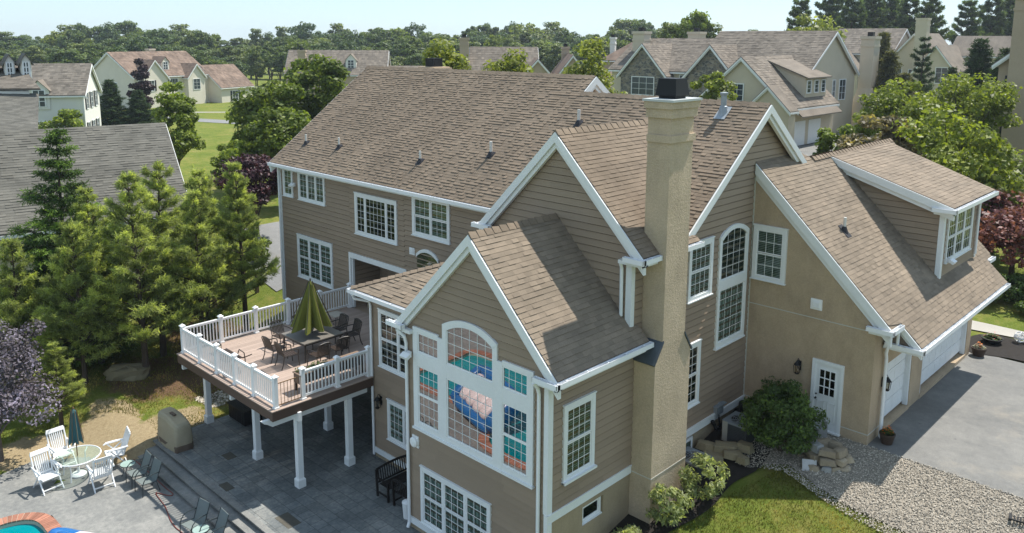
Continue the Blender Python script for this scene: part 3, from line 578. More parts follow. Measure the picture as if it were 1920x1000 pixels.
def flood(x,y,z,dx=0,dy=-1):
    m=MB(); m.box(x-.07,x+.07,y-.03,y+.03,z-.07,z+.1); c=Vector((x,y,z))+Vector((dx,dy,0))*.14; a=Vector((-dy,dx,0))
    m.obox(c,(a*.16,Vector((dx,dy,-.55)).normalized()*.09,Vector((dx*.5,dy*.5,.85)).normalized()*.05)); m.tube([(x,y,z),tuple(c)],.025,6); hp('flood_light',m,VINYL)
flood(1.24,-.05,3.0); flood(16.4,-5.6,.72); 
m=MB(); F=Fr((16.36,-5.46,-2.12),(1,0,0),(0,0,1)); F.box(m,0,.28,0,.36,.0,.05); m.tube([F(.12,.17,.04),F(.12,.17,.12),F(.12,.17,.15)],[.15,.15,.10],16); m.tube([F(.12,.17,.15),F(.12,.17,.158)],.05,12); hp('wall_siren',m,VINYL)
# --- dormer on the garage roof
DX=25.73; DY0,DY1=9.55,13.6; DT=3.98
def zd(x): return zg(21.9)-.0-(zg(21.9)-4.20)/(26.1-21.9)*(x-21.9)
Fd=Fr((0,DY0,0),(1,0,0),(0,0,1)); mb=MB(); lap(mb,Fd,[(22.1,zg(22.1)-.05),(DX,zg(DX)-.05),(DX,zd(DX)-.1),(22.1,zd(22.1)-.02)],rng)
lap(mb,Fr((DX,0,0),(0,1,0),(0,0,1)),[(DY0,zg(DX)-.05),(DY1,zg(DX)-.05),(DY1,DT),(DY0,DT)],rng); mb.poly([(22.1,DY1,zg(22.1)),(DX,DY1,zg(DX)),(DX,DY1,DT),(22.1,DY1,zd(22.1))]); hp('dormer_wall',mb,SIDING)
roof('dormer_roof',[(21.9,9.3,zd(21.9)+.03),(21.9,15.0,zd(21.9)+.03),(26.1,14.1,zd(26.1)+.03),(26.1,9.3,zd(26.1)+.03)],(0,1,0),ROOFG,house,rng,.165,(.010,.012,.02),(.2,.36),off=HL)
rakes([((21.9,9.3,zd(21.9)+.03),(26.1,9.3,zd(26.1)+.03),NY,.2)])
mb=MB(); gutter_y(mb,26.11,9.2,14.15,4.08); gutter_x(mb,9.24,25.45,26.22,4.08); hp('gutter',mb,ALU)
mb=MB(); mb.box(25.5,26.1,9.27,9.53,3.96,4.07); mb.box(DX,26.1,9.53,13.9,3.98,4.07); hp('soffit',mb,WHITE)
mb=MB(); mb.box(DX-.1,DX+.05,DY0-.045,DY0-.02,zg(DX)-.02,3.98); mb.box(DX+.022,DX+.06,DY0-.02,DY0+.14,zg(DX)-.05,3.98); hp('corner_board',mb,WHITE); mb=MB(); mb.box(DX+.022,DX+.06,DY1-.1,DY1+.02,zg(DX)-.05,3.98); hp('corner_board',mb,WHITE)
mb=MB(); mb.tube([(DX+.1,DY1-.2,4.05),(DX+.1,DY1-.2,1.9)],.045,8); hp('downspout',mb,ALU)
window(house,Fr((DX,9.98,2.2),(0,1,0),(0,0,1)),2.85,1.68,[(1,'dh',3,2)]*3,.1,'dark',off=HL)
flood(DX+.1,10.2,2.25,1,0)
m=MB(); xv,yv=23.84,6.13; zz=zg(xv); m.tube([(xv,yv,zz-.05),(xv,yv,zz+.45)],.05,8); o=hp('vent_pipe',m,PVC); m=MB(); m.lathe((xv,yv,zz-.1),[(.14,0),(.1,.15),(.06,.26)],10); m.prism([(xv-.15,yv-.15,zg(xv-.15)+.03),(xv+.2,yv-.15,zg(xv+.2)+.03),(xv+.2,yv+.15,zg(xv+.2)+.03),(xv-.15,yv+.15,zg(xv-.15)+.03)],(0,0,.012)); hp('boot',m,DARKM,o)
# utility boxes on the right wall by the air conditioner
m=MB(); m.box(21.6,21.72,2.45,2.62,-2.2,-1.85); m.box(21.6,21.70,2.7,2.9,-2.15,-1.8); m.box(21.6,21.76,2.4,3.0,-1.85,-1.82); hp('utility_box',m,GALV)
m=MB(); m.tube([(21.72,2.2,-2.2),(21.8,2.3,-2.45),(21.95,2.6,-2.6),(22.0,3.1,-2.65)],.06,8); m.tube([(21.7,2.6,-2.1),(21.75,2.65,-2.6)],.03,6); hp('line_set',m,BLACK)
# ================================================================ ground
def sst(a,b,x):
    t=min(1,max(0,(x-a)/(b-a))); return t*t*(3-2*t)
def H(x,y):
    r=-2.4+.192*(min(y,4.4)-4.4)
    l=-4.83+2.4*sst(-5.5,6.5,y)-.45*sst(-8.6,-10.8,y)
    s=sst(15,21,x); h=l+(r-l)*s
    h=max(h,-5.28)
    if y>8: h+=(2.4*sst(14,52,y)*sst(-70,-25,x))-.4*sst(-40,-110,x)
    if y>70: h+=.0
    d=math.hypot(x-10,y-3)
    if d>160: h+=-3.0*sst(160,600,d)
    return h
def grid_axis(lo,hi,fine_lo,fine_hi,st,growth=1.18):
    a=[fine_lo]; 
    while a[-1]<fine_hi: a.append(a[-1]+st)
    d=st
    while a[-1]<hi: d*=growth; a.append(a[-1]+d)
    d=st; b=[fine_lo]
    while b[-1]>lo: d*=growth; b.append(b[-1]-d)
    return b[:0:-1]+a
def grassm():
    m,t,p=nodes('lawn_grass'); oc=objco(t)
    n1=noise(t,.35,5,.65,oc); n2=noise(t,2.2,5,.7,oc); n3=noise(t,28,4,.8,oc)
    f=math_(t,'ADD',math_(t,'MULTIPLY',n1,.5),math_(t,'MULTIPLY',n2,.5))
    g=ramp(t,f,[(.30,(.075,.115,.020)),(.48,(.140,.175,.034)),(.60,(.215,.205,.060)),(.74,(.30,.25,.115))])
    g=mixc(t,1.,g,ramp(t,n3,[(.25,(.55,.6,.5)),(.75,(1.35,1.3,1.2))]),'MULTIPLY')
    # bare soil round the lower patio and under the pines
    sx=N(t,'ShaderNodeSeparateXYZ'); t.links.new(oc,sx.inputs[0])
    def blob(cx,cy,rx,ry):
        dx=math_(t,'DIVIDE',math_(t,'SUBTRACT',sx.outputs[0],cx),rx); dy=math_(t,'DIVIDE',math_(t,'SUBTRACT',sx.outputs[1],cy),ry)
        d=math_(t,'ADD',math_(t,'MULTIPLY',dx,dx),math_(t,'MULTIPLY',dy,dy))
        return math_(t,'SUBTRACT',1.,d)
    b=blob(4.0,-9.6,2.6,1.5)
    for q in ((2.6,-11.6,1.9,1.5),(4.6,-7.6,1.3,1.6),(1.9,-8.8,1.6,.8)): b=math_(t,'MAXIMUM',b,blob(*q))
    n4=noise(t,1.6,6,.72,oc); soil=ramp(t,math_(t,'ADD',math_(t,'MULTIPLY',b,.55),math_(t,'SUBTRACT',n4,.42)),[(.05,(0,0,0)),(.22,(1,1,1))])
    n5=noise(t,9,5,.75,oc); sc=ramp(t,n5,[(.3,(.26,.195,.11)),(.7,(.42,.335,.205))])
    c=mixc(t,soil,g,sc)
    pb=blob(-.3,-6.3,3.4,2.2); pb=math_(t,'MAXIMUM',pb,blob(2.6,-4.2,2.6,2.6)); pb=math_(t,'MAXIMUM',pb,blob(-1.6,-3.0,4.5,2.0))
    straw=ramp(t,math_(t,'ADD',math_(t,'MULTIPLY',pb,.6),math_(t,'SUBTRACT',noise(t,1.1,6,.7,oc),.5)),[(.1,(0,0,0)),(.3,(1,1,1))])
    c=mixc(t,straw,c,ramp(t,n5,[(.3,(.085,.05,.03)),(.7,(.20,.125,.075))]))
    t.links.new(c,p.inputs['Base Color']); p.inputs['Roughness'].default_value=.95; p.inputs['Specular IOR Level'].default_value=.1
    bump(t,p,n3,.8,.06); return m
GRASS=grassm()
xs=grid_axis(-1500,900,-14,36,.6); ys=grid_axis(-120,2500,-16,24,.6)
mb=MB(); nx=len(xs); mb.v=[]
PX0,PX1,PY0,PY1=5.42,21.4,-17.3,.3      # dug down under the patio and house
for y in ys:
    for x in xs:
        z=H(x,y)
        if 5.5<x<21.3 and -5.6<y<9: z=min(z,-5.1)
        if 5.5<x<21.3 and y<=-5.6: z=min(z,-5.6)
        if 5.2<x<17.3 and y<-10.5: z=-6.9
        z+=.035*math.sin(x*1.7+y*.6)*math.sin(y*1.3-x*.4) if not (21<x<40 and 4<y<19) else -.05
        if 21.5<x<40 and -4<y<=4.4: z-=.035*math.sin(x*1.7+y*.6)*math.sin(y*1.3-x*.4)*(1 if y<=4 else 0)
        if 22.8<x<40 and 1.9<y<=5: z-=.06
        mb.v.append((x,y,z))
for j in range(len(ys)-1):
    for i in range(nx-1): mb.f.append((j*nx+i,j*nx+i+1,(j+1)*nx+i+1,(j+1)*nx+i)); mb.t.append(.5)
tag(mb.build('lawn',GRASS,None,None,True),kind='structure')
def sheet(name,pts,lift,mat,step=.5,kind='structure',zf=None,thick=0.,grow=0):
    """a paved area following the ground: outline pts (x,y)"""
    zf=zf or (lambda x,y:H(x,y)); m=MB(); ymin=min(p[1] for p in pts); ymax=max(p[1] for p in pts); n=max(1,int((ymax-ymin)/step)); rows=[]
    for j in range(n):
        y0=ymin+(ymax-ymin)*j/n; y1=ymin+(ymax-ymin)*(j+1)/n
        I0=intervals(pts,y0+1e-4); I1=intervals(pts,y1-1e-4); Im=intervals(pts,(y0+y1)/2)
        if len(I0)!=len(Im): I0=Im
        if len(I1)!=len(Im): I1=Im
        for (a0,b0),(a1,b1) in zip(I0,I1):
            k=max(1,int((max(b0,b1)-min(a0,a1))/step))
            for i in range(k):
                q=[(a0+(b0-a0)*i/k,y0),(a0+(b0-a0)*(i+1)/k,y0),(a1+(b1-a1)*(i+1)/k,y1),(a1+(b1-a1)*i/k,y1)]
                m.poly([(x,y,zf(x,y)+lift) for x,y in q])
    return tag(m.build(name,mat),kind=kind)
def smooth_outline(pts,n=6):
    out=[]; L=len(pts)
    for i in range(L):
        p0,p1,p2,p3=[Vector(pts[(i+k-1)%L]) for k in range(4)]
        for j in range(n):
            t=j/n; out.append(tuple(.5*((2*p1)+(p2-p0)*t+(2*p0-5*p1+4*p2-p3)*t*t+(3*p1-p0-3*p2+p3)*t**3)))
    return out
def asphaltm(name,c0,c1):
    m,t,p=nodes(name); oc=objco(t); n1=noise(t,.5,6,.65,oc); n2=noise(t,60,3,.8,oc); n3=noise(t,3.5,5,.7,oc)
    f=math_(t,'ADD',math_(t,'MULTIPLY',n1,.6),math_(t,'MULTIPLY',n3,.4)); c=ramp(t,f,[(.3,c0),(.66,c1)])
    c=mixc(t,1.,c,ramp(t,n2,[(.3,(.72,)*3),(.7,(1.25,)*3)]),'MULTIPLY')
    c=mixc(t,ramp(t,noise(t,.33,6,.7,oc),[(.58,(0,0,0)),(.72,(.55,.55,.55))]),c,(.31,.27,.21)); c=mixc(t,ramp(t,noise(t,1.9,3,.5,oc),[(.70,(0,0,0)),(.76,(.55,.55,.55))]),c,(.07,.07,.07)); t.links.new(c,p.inputs['Base Color']); p.inputs['Roughness'].default_value=.88; bump(t,p,n2,.5,.01); return m
ASPH=asphaltm('driveway_asphalt',(.108,.108,.104),(.215,.208,.19))
ROADM=asphaltm('road_asphalt',(.16,.16,.16),(.23,.23,.225))
CONC=plain('concrete_walk',(.36,.34,.30),.9,.12,1.5,30,bmp=.3)
def flagm():
    m,t,p=nodes('stamped_patio'); oc=objco(t); mp=N(t,'ShaderNodeMapping'); mp.inputs['Rotation'].default_value=(0,0,0); t.links.new(oc,mp.inputs[0])
    b=N(t,'ShaderNodeTexBrick'); t.links.new(mp.outputs[0],b.inputs[0]); b.inputs['Scale'].default_value=1.0; b.inputs['Brick Width'].default_value=.62; b.inputs['Row Height'].default_value=.42; b.inputs['Mortar Size'].default_value=.012; b.offset=.37; b.squash=.6; b.squash_frequency=3
    b.inputs['Color1'].default_value=(.78,.78,.78,1); b.inputs['Color2'].default_value=(1.15,1.15,1.15,1); b.inputs['Mortar'].default_value=(.45,.45,.45,1)
    n1=noise(t,.9,6,.65,oc); n2=noise(t,9,5,.75,oc); f=math_(t,'ADD',math_(t,'MULTIPLY',n1,.5),math_(t,'MULTIPLY',n2,.5))
    c=ramp(t,f,[(.32,(.078,.090,.095)),(.5,(.145,.155,.152)),(.66,(.265,.262,.240))]); c=mixc(t,.8,c,b.outputs[0],'MULTIPLY')
    t.links.new(c,p.inputs['Base Color']); p.inputs['Roughness'].default_value=.72; bump(t,p,n2,.5,.015); return m
PATIO=flagm()
def concm(name):
    m,t,p=nodes(name); oc=objco(t); n1=noise(t,.8,6,.7,oc); n2=noise(t,7,6,.75,oc); n3=noise(t,40,3,.8,oc); f=math_(t,'ADD',math_(t,'MULTIPLY',n1,.5),math_(t,'MULTIPLY',n2,.5))
    c=ramp(t,f,[(.32,(.115,.118,.117)),(.5,(.19,.19,.178)),(.68,(.30,.29,.265))]); c=mixc(t,1.,c,ramp(t,n3,[(.3,(.8,)*3),(.7,(1.2,)*3)]),'MULTIPLY')
    t.links.new(c,p.inputs['Base Color']); p.inputs['Roughness'].default_value=.8; bump(t,p,n2,.4,.01); return m
POOLDECK=concm('textured_concrete'); 
ZP=-4.80; ZL=-5.25
mb=MB(); mb.box(5.4,21.9,-8.62,0,-5.3,ZP); tag(mb.build('patio',PATIO),kind='structure')
BROWNSLAB=plain('brown_slab',(.085,.078,.062),.8,.25,3,20)
mb=MB()
for cx,cy,w,d in ((13.3,-7.9,.8,.45),(8.4,-7.3,.5,.35),(10.2,-8.3,.55,.3),(15.2,-8.2,.7,.4)): mb.box(cx-w/2,cx+w/2,cy-d/2,cy+d/2,ZP-.02,ZP+.004)
tag(mb.build('inlaid_paving',BROWNSLAB),kind='structure')
mb=MB()
for k,(y0,z) in enumerate(((-9.0,-4.95),(-9.34,-5.10))): mb.box(5.55+.02*k,22,y0,-8.55,z-.045,z); mb.box(5.58+.02*k,21.9,y0+.06,-8.5,-5.6,z-.045)
mb.box(5.38,21.95,-8.70,-8.5,ZP-.045,ZP+.003)
tag(mb.build('steps',POOLDECK),kind='structure')
# pool: outline of the water (rounded), brick coping, deck
pool=[(6.75,-17.0),(6.62,-16.2),(6.6,-14.2),(6.66,-13.6),(6.9,-13.2),(7.35,-13.02),(8.5,-13.0),(12.3,-12.95),(12.95,-12.6),(13.1,-11.9),(13.6,-11.35),(14.5,-11.2),(16.0,-11.3),(16.6,-12.0),(16.7,-14),(16.6,-16.4),(16.0,-17.0),(13,-17.1),(9,-17.1)]
def offs(poly,d):
    out=[]; n=len(poly)
    for i in range(n):
        a,b,c=[Vector(poly[(i+k)%n]) for k in (-1,0,1)]
        t=((b-a).normalized()+(c-b).normalized()).normalized(); nrm=Vector((t.y,-t.x)); out.append(tuple(b+nrm*d))
    return out
pool=[p for p in smooth_outline(pool,4)]
ar=sum(pool[i][0]*pool[(i+1)%len(pool)][1]-pool[(i+1)%len(pool)][0]*pool[i][1] for i in range(len(pool)))
if ar<0: pool=pool[::-1]
cop=offs(pool,.40)
def ring(name,inner,outer,z,mat,drop=.25,kind='structure'):
    m=MB(); n=len(inner); s=0
    for i in range(n):
        j=(i+1)%n; m.quad((*inner[i],z),(*outer[i],z),(*outer[j],z),(*inner[j],z)); m.quad((*inner[i],z),(*inner[j],z),(*inner[j],z-drop),(*inner[i],z-drop))
    return tag(m.build(name,mat),kind=kind)
def copingm():
    return plain('coping_brick',(.33,.15,.10),.75,.22,5,30,tone=.3)
COPM=copingm(); m=MB(); n=len(pool); 
dist=0
for i in range(n):
    j=(i+1)%n; a,b,c,d=Vector(pool[i]),Vector(pool[j]),Vector(cop[j]),Vector(cop[i]); L=((a-b).length+(c-d).length)/2; k=max(1,round(L/.115))
    for q in range(k):
        t0,t1=(q+.06)/k,(q+.94)/k; P=[a.lerp(b,t0),d.lerp(c,t0),d.lerp(c,t1),a.lerp(b,t1)]
        m.prism([(p.x,p.y,ZL-.03) for p in P],(0,0,.055),random.Random(i*99+q).random())
MORT=plain('mortar',(.50,.42,.33),.9,.1)
tag(m.build('pool_coping',COPM),kind='structure'); ring('pool_coping_bed',pool,cop,ZL+.012,MORT,.5)
m=MB()
big=[(4.2,-10.3),(3.0,-12.0),(3.4,-14),(2.6,-17),(2.6,-24),(26,-24),(26,-9.1),(5.6,-9.1),(4.9,-9.5)]
bt=[v for v in big]
def deckz(x,y): return ZL
def inside(p,poly):
    c=False; n=len(poly)
    for i in range(n):
        (x0,y0),(x1,y1)=poly[i],poly[(i+1)%n]
        if (y0>p[1])!=(y1>p[1]) and p[0]<x0+(x1-x0)*(p[1]-y0)/(y1-y0): c=not c
    return c
# deck as horizontal strips with the pool cut out
ysn=[-24+.12*i for i in range(int((24-9.1)/.12)+1)]+[-9.1]
for y0,y1 in zip(ysn,ysn[1:]):
    ym=(y0+y1)/2; I=intervals(big,ym); Hh=intervals(cop,ym); segs=list(I)
    for (h0,h1) in Hh:
        ns=[]
        for a,b in segs:
            if h1<=a or h0>=b: ns.append((a,b))
            else:
                if h0>a: ns.append((a,h0+.03))
                if h1<b: ns.append((h1-.03,b))
        segs=ns
    for a,b in segs: m.quad((a,y0,ZL),(b,y0,ZL),(b,y1,ZL),(a,y1,ZL))
tag(m.build('pool_deck',POOLDECK),kind='structure')
def waterm():
    m,t,p=nodes('pool_water'); oc=objco(t); n1=noise(t,1.2,3,.5,oc)
    c=ramp(t,noise(t,.4,3,.5,oc),[(.3,(.0,.17,.20)),(.7,(.0,.25,.27))]); t.links.new(c,p.inputs['Base Color']); p.inputs['Roughness'].default_value=.05; p.inputs['Specular IOR Level'].default_value=.4; bump(t,p,n1,.12,.05); return m
m=MB(); m.poly([(x,y,ZL-.13) for x,y in offs(pool,.05)]); tag(m.build('pool_water',waterm()),kind='structure')
# driveway, apron, gravel, beds, walk
sheet('driveway',[(25.3,4.36),(40,4.36),(40,15.0),(25.3,15.0)],.028,ASPH,.6,zf=lambda x,y:-2.4)
sheet('garden_bed',smooth_outline([(25.4,14.8),(27.5,15.3),(30,15.5),(34,15.6),(34,17.2),(27.6,17.6),(25.4,17.3)],4),.05,plain('dark_mulch',(.022,.018,.015),.95,.4,6,40,bmp=.8,bsc=30),.4,zf=lambda x,y:-2.4)
MULCH=bpy.data.materials['dark_mulch']
sheet('garden_path',[(22,17.2),(36,19.0),(36,20.4),(22,18.6)],.06,CONC,.5,zf=lambda x,y:-2.4)
sheet('garden_bed',smooth_outline([(20,19.0),(26,20.2),(32,21),(33,26),(24,27),(18,23)],4),.045,MULCH,.5,zf=lambda x,y:-2.4)
sheet('gravel_bed',smooth_outline([(23.3,1.9),(24.2,2.3),(25.4,1.9),(26.8,1.55),(28.2,1.5),(30,1.2),(34,.6),(36,4.6),(31,4.62),(25.8,4.62),(23.6,4.40),(22.9,3.2)],4),.022,plain('gravel_base',(.29,.255,.205),.95,.4,14,60,bmp=1.,bsc=40),.12)
sheet('mulch_bed',smooth_outline([(21.6,-3.6),(22.5,-3.2),(22.9,-1.9),(23.3,-.6),(23.3,.7),(23.6,1.8),(23.2,3.4),(21.7,4.3),(21.2,1),(21.2,-3)],4),.045,MULCH,.15)
# road, lawn path and neighbour's drive on the left
sheet('side_drive',[(-14,2.6),(-9,2.2),(-3.2,1.3),(-3.0,3.0),(-8,4.6),(-14,8.2)],.04,ROADM,.8)
sheet('street',[(-160,12),(-40,47.5),(-40,51.5),(-160,16)],.05,ROADM,2.)
sheet('front_path',smooth_outline([(-103,38),(-97,44),(-93,50),(-91,60),(-92.2,60),(-94.3,50.6),(-98,45),(-104,39.2)],4),.05,CONC,.8)
sheet('side_drive',[(-4,47),(8,47),(9,66),(-4,66)],.06,ASPH,1.5)
# lawn blades near the camera and loose stones of the gravel bed
nr=np.random.default_rng(5)
def blades(name,region,n,hgt,mat,avoid=None,w=.012):
    xs0=min(p[0] for p in region); xs1=max(p[0] for p in region); y0=min(p[1] for p in region); y1=max(p[1] for p in region); V=[];Fc=[];Tn=[]
    k=0
    while k<n:
        x=nr.uniform(xs0,xs1); y=nr.uniform(y0,y1)
        if not inside((x,y),region) or (avoid and avoid(x,y)): continue
        z=H(x,y); a=nr.uniform(0,6.28); h=hgt*nr.uniform(.5,1.3); lx,ly=nr.normal(0,.45,2)*h; ww=w*nr.uniform(.7,1.5)
        b=len(V); V+=[(x-ww*math.cos(a),y-ww*math.sin(a),z-.02),(x+ww*math.cos(a),y+ww*math.sin(a),z-.02),(x+lx,y+ly,z+h)]; Fc.append((b,b+1,b+2)); Tn.append(min(1,max(0,nr.normal(.45,.2)+.45*math.sin(x*1.9+2*math.sin(y*1.4))*math.sin(y*2.3+x*.7)))); k+=1
    m=MB(); m.v=V; m.f=Fc; m.t=Tn; return tag(m.build(name,mat),kind='stuff',label='green lawn grass blades')
GBL=leafm('grass_blade',(.195,.195,.045),.4,.3,(1.9,1.45,1.8),.1)
blades('grass',[(22.9,-3.2),(34,-4.5),(34,.4),(28.2,1.45),(25.4,1.8),(24.1,2.1),(23.4,.2),(23.0,-1.6)],42000,.06,GBL)
def bare(x,y): 
    return ((x-4.0)/2.5)**2+((y+9.6)/1.35)**2<1 or ((x-2.6)/1.8)**2+((y+11.6)/1.3)**2<1
blades('grass',[(-4,-13),(3.2,-12.6),(4.6,-9.6),(5.3,-8.4),(5.35,-4),(5.2,-.5),(-.2,.5),(-6,-1)],34000,.075,GBL,bare)
def stones(name,region,n,smin,smax,mat,lift=.03,label=None):
    xs0=min(p[0] for p in region); xs1=max(p[0] for p in region); y0=min(p[1] for p in region); y1=max(p[1] for p in region); m=MB(); k=0
    while k<n:
        x=nr.uniform(xs0,xs1); y=nr.uniform(y0,y1)
        if not inside((x,y),region): continue
        z=H(x,y)+lift; r=nr.uniform(smin,smax); a=nr.uniform(0,6.28); c,s_=math.cos(a),math.sin(a); q=nr.uniform(.55,1); h=r*nr.uniform(.4,.8); tl=nr.uniform(-.3,.3)
        P=[(x+r*c,y+r*s_,z+tl*r),(x-q*r*s_,y+q*r*c,z),(x-r*c,y-r*s_,z-tl*r),(x+q*r*s_,y-q*r*c,z),(x+nr.uniform(-.3,.3)*r,y+nr.uniform(-.3,.3)*r,z+h)]
        m.add(P,((0,1,4),(1,2,4),(2,3,4),(3,0,4)),nr.uniform(0,1)); k+=1
    return tag(m.build(name,mat),kind='stuff',label=label)
STN=plain('pale_pebble',(.39,.345,.28),.85,.2,20,60,tone=.65)
stones('gravel',smooth_outline([(22.9,1.55),(24.2,1.95),(25.4,1.55),(26.8,1.2),(28.2,1.1),(30,.8),(33,.3),(34,4.35),(31,4.40),(25.8,4.40),(23.6,4.40),(22.7,3.2)],3),30000,.012,.030,STN,.045,'pale loose gravel beside the driveway')
# ================================================================ deck
DKM=plain('deck_board',(.36,.275,.225),.6,.08,1.2,30,tone=.12); RIMM=plain('deck_fascia',(.095,.06,.045),.6,.12,2,25)
DL=(8.7,-3.8,-4.8)
deck=thing('deck','raised brown deck on white square posts with white baluster railing','deck',DL)
def dk(name,mb,mat,parent=None): return mb.build(name,mat,parent or deck,DL)
ZD=-1.82
mb=MB(); x=5.42; r2=random.Random(3)
while x<11.98:
    y1=-.02
    mb.box(x,x+.138,-7.45,y1,ZD-.03,ZD,r2.random()); x+=.144
mb.box(5.30,12.10,-7.60,-7.455,ZD-.03,ZD+.001,.4); mb.box(5.30,5.415,-7.45,0,ZD-.03,ZD+.001,.5); mb.box(11.985,12.10,-7.45,-3.72,ZD-.03,ZD+.001,.6); dk('decking',mb,DKM)
mb=MB(); mb.box(5.32,12.08,-7.58,-7.54,ZD-.34,ZD-.031); mb.box(5.32,5.36,-7.54,0,ZD-.34,ZD-.031); mb.box(12.04,12.08,-7.54,-3.75,ZD-.34,ZD-.031)
for i in range(16): xx=5.5+i*.42; mb.box(xx,xx+.045,-7.53,-.05,ZD-.28,ZD-.035)
dk('rim_joist',mb,RIMM)
mb=MB(); 
for bx in (11.85,9.15,5.5): mb.box(bx-.06,bx+.06,-7.50,-.1 if bx<11 else -3.9,ZD-.58,ZD-.29)
mb.box(5.35,12.15,-6.72,-6.60,ZD-.60,ZD-.30)
for a in (-7.72,): mb.prism([(11.79,-7.5,ZD-.58),(11.79,-7.5,ZD-.31),(11.79,-7.86,ZD-.31),(11.79,-7.78,ZD-.40),(11.79,-7.66,ZD-.46)],(.12,0,0))
mb.prism([(5.36,-6.72,ZD-.58),(5.05,-6.72,ZD-.42),(5.02,-6.72,ZD-.31),(5.36,-6.72,ZD-.31)],(0,.12,0)); dk('beam',mb,WHITE)
for px,py in ((5.45,-6.6),(9.24,-6.66),(11.88,-6.6),(11.85,-4.65),(9.14,-3.73)):
    mb=MB(); mb.box(px-.095,px+.095,py-.095,py+.095,ZP,ZD-.58); mb.box(px-.135,px+.135,py-.135,py+.135,ZP,ZP+.27); mb.add([(px-.135,py-.135,ZP+.27),(px+.135,py-.135,ZP+.27),(px+.135,py+.135,ZP+.27),(px-.135,py+.135,ZP+.27),(px-.095,py-.095,ZP+.32),(px+.095,py-.095,ZP+.32),(px+.095,py+.095,ZP+.32),(px-.095,py+.095,ZP+.32)],((0,1,5,4),(1,2,6,5),(2,3,7,6),(3,0,4,7))); dk('post',mb,WHITE)
def newel(px,py):
    mb=MB(); h=1.02; r=.062; mb.box(px-r,px+r,py-r,py+r,ZD,ZD+h); mb.box(px-r-.025,px+r+.025,py-r-.025,py+r+.025,ZD,ZD+.05); mb.box(px-r-.03,px+r+.03,py-r-.03,py+r+.03,ZD+h,ZD+h+.03)
    a=r+.025; z=ZD+h+.03; mb.add([(px-a,py-a,z),(px+a,py-a,z),(px+a,py+a,z),(px-a,py+a,z),(px-.02,py-.02,z+.06),(px+.02,py-.02,z+.06),(px+.02,py+.02,z+.06),(px-.02,py+.02,z+.06)],((0,1,5,4),(1,2,6,5),(2,3,7,6),(3,0,4,7),(4,5,6,7))); dk('railing_post',mb,VINYL)
def rail(p,q):
    mb=MB(); p,q=Vector(p),Vector(q); d=(q-p).normalized(); p=p+d*.06; q=q-d*.06; L=(q-p).length; e=lambda t,z: (*(p+d*t),z)
    mb.bar(e(0,ZD+.93),e(L,ZD+.93),.085,.05); mb.bar(e(0,ZD+.885),e(L,ZD+.885),.05,.04); mb.bar(e(0,ZD+.12),e(L,ZD+.12),.05,.07)
    n=round(L/.125)
    for i in range(1,n): mb.bar(e(L*i/n,ZD+.15),e(L*i/n,ZD+.88),.034,.034)
    dk('railing',mb,VINYL)
ly=[-7.37,-5.90,-4.46,-3.03,-1.56,-.08]; fx=[5.41,6.77,8.06,9.35,10.62,11.94]; ry=[-6.40,-5.10,-3.84]
for y in ly: newel(5.41,y)
for x in fx[1:]: newel(x,-7.37)
for y in ry: newel(11.94,y)
for a,b in zip(ly,ly[1:]): rail((5.41,a),(5.41,b))
for a,b in zip(fx,fx[1:]): rail((a,-7.37),(b,-7.37))
for a,b in zip(ry,ry[1:]): rail((11.94,a),(11.94,b))
mb=MB(); y0,y1=-7.30,-6.47
for z in (.08,.80): mb.bar((11.94,y0,ZD+z),(11.94,y1,ZD+z),.025,.025)
for i in range(8): y=y0+(y1-y0)*i/7; mb.bar((11.94,y,ZD+.08),(11.94,y,ZD+.80),.014,.014)
dk('gate_panel',mb,plain('bronze_rail',(.22,.13,.06),.5,.1))
# ================================================================ deck furniture
SLATM=plain('dark_slat',(.05,.035,.028),.45,.2,6,40,spec=.4); TILE=plain('stone_tabletop',(.16,.145,.125),.4,.12,4,40,spec=.5)
def armchair():
    t=thing('patio_armchair','dark slatted patio armchair','chair'); L=.25
    m=MB()
    for i in range(6): y=-.22+i*.085; m.box(-.23,.23,y,y+.062,.43,.45)
    m.build('seat',SLATM,t)
    m=MB(); m.tube([(-.25,-.25,.44),(.25,-.25,.44),(.25,.27,.44),(-.25,.27,.44),(-.25,-.25,.44)],.017,6,False); m.build('seat_frame',BRONZE,t)
    m=MB(); 
    for i in range(8): x=-.2+i*.057; m.bar((x,-.255,.47),(x,-.36,.90-abs(i-3.5)*.006),.032,.012,(0,1,0))
    m.tube([(-.26,-.25,.44),(-.26,-.37,.86),(-.18,-.375,.92),(0,-.38,.945),(.18,-.375,.92),(.26,-.37,.86),(.26,-.25,.44)],.017,6); m.bar((-.25,-.36,.90),(.25,-.36,.90),.05,.02); m.build('backrest',BRONZE,t)
    for s in (-1,1):
        m=MB(); m.tube([(s*.26,-.32,.68),(s*.30,-.1,.67),(s*.31,.15,.655),(s*.30,.26,.62),(s*.27,.27,.44)],[.016,.022,.024,.02,.016],6); m.build('armrest',BRONZE,t)
        m=MB(); m.tube([(s*.26,.27,.44),(s*.27,.29,.2),(s*.28,.31,0)],.018,6); m.build('leg',BRONZE,t)
        m=MB(); m.tube([(s*.26,-.25,.46),(s*.26,-.29,.2),(s*.27,-.37,0)],.018,6); m.build('leg',BRONZE,t)
    return t
ac=armchair(); first=True
GC='armchairs around the square deck table'
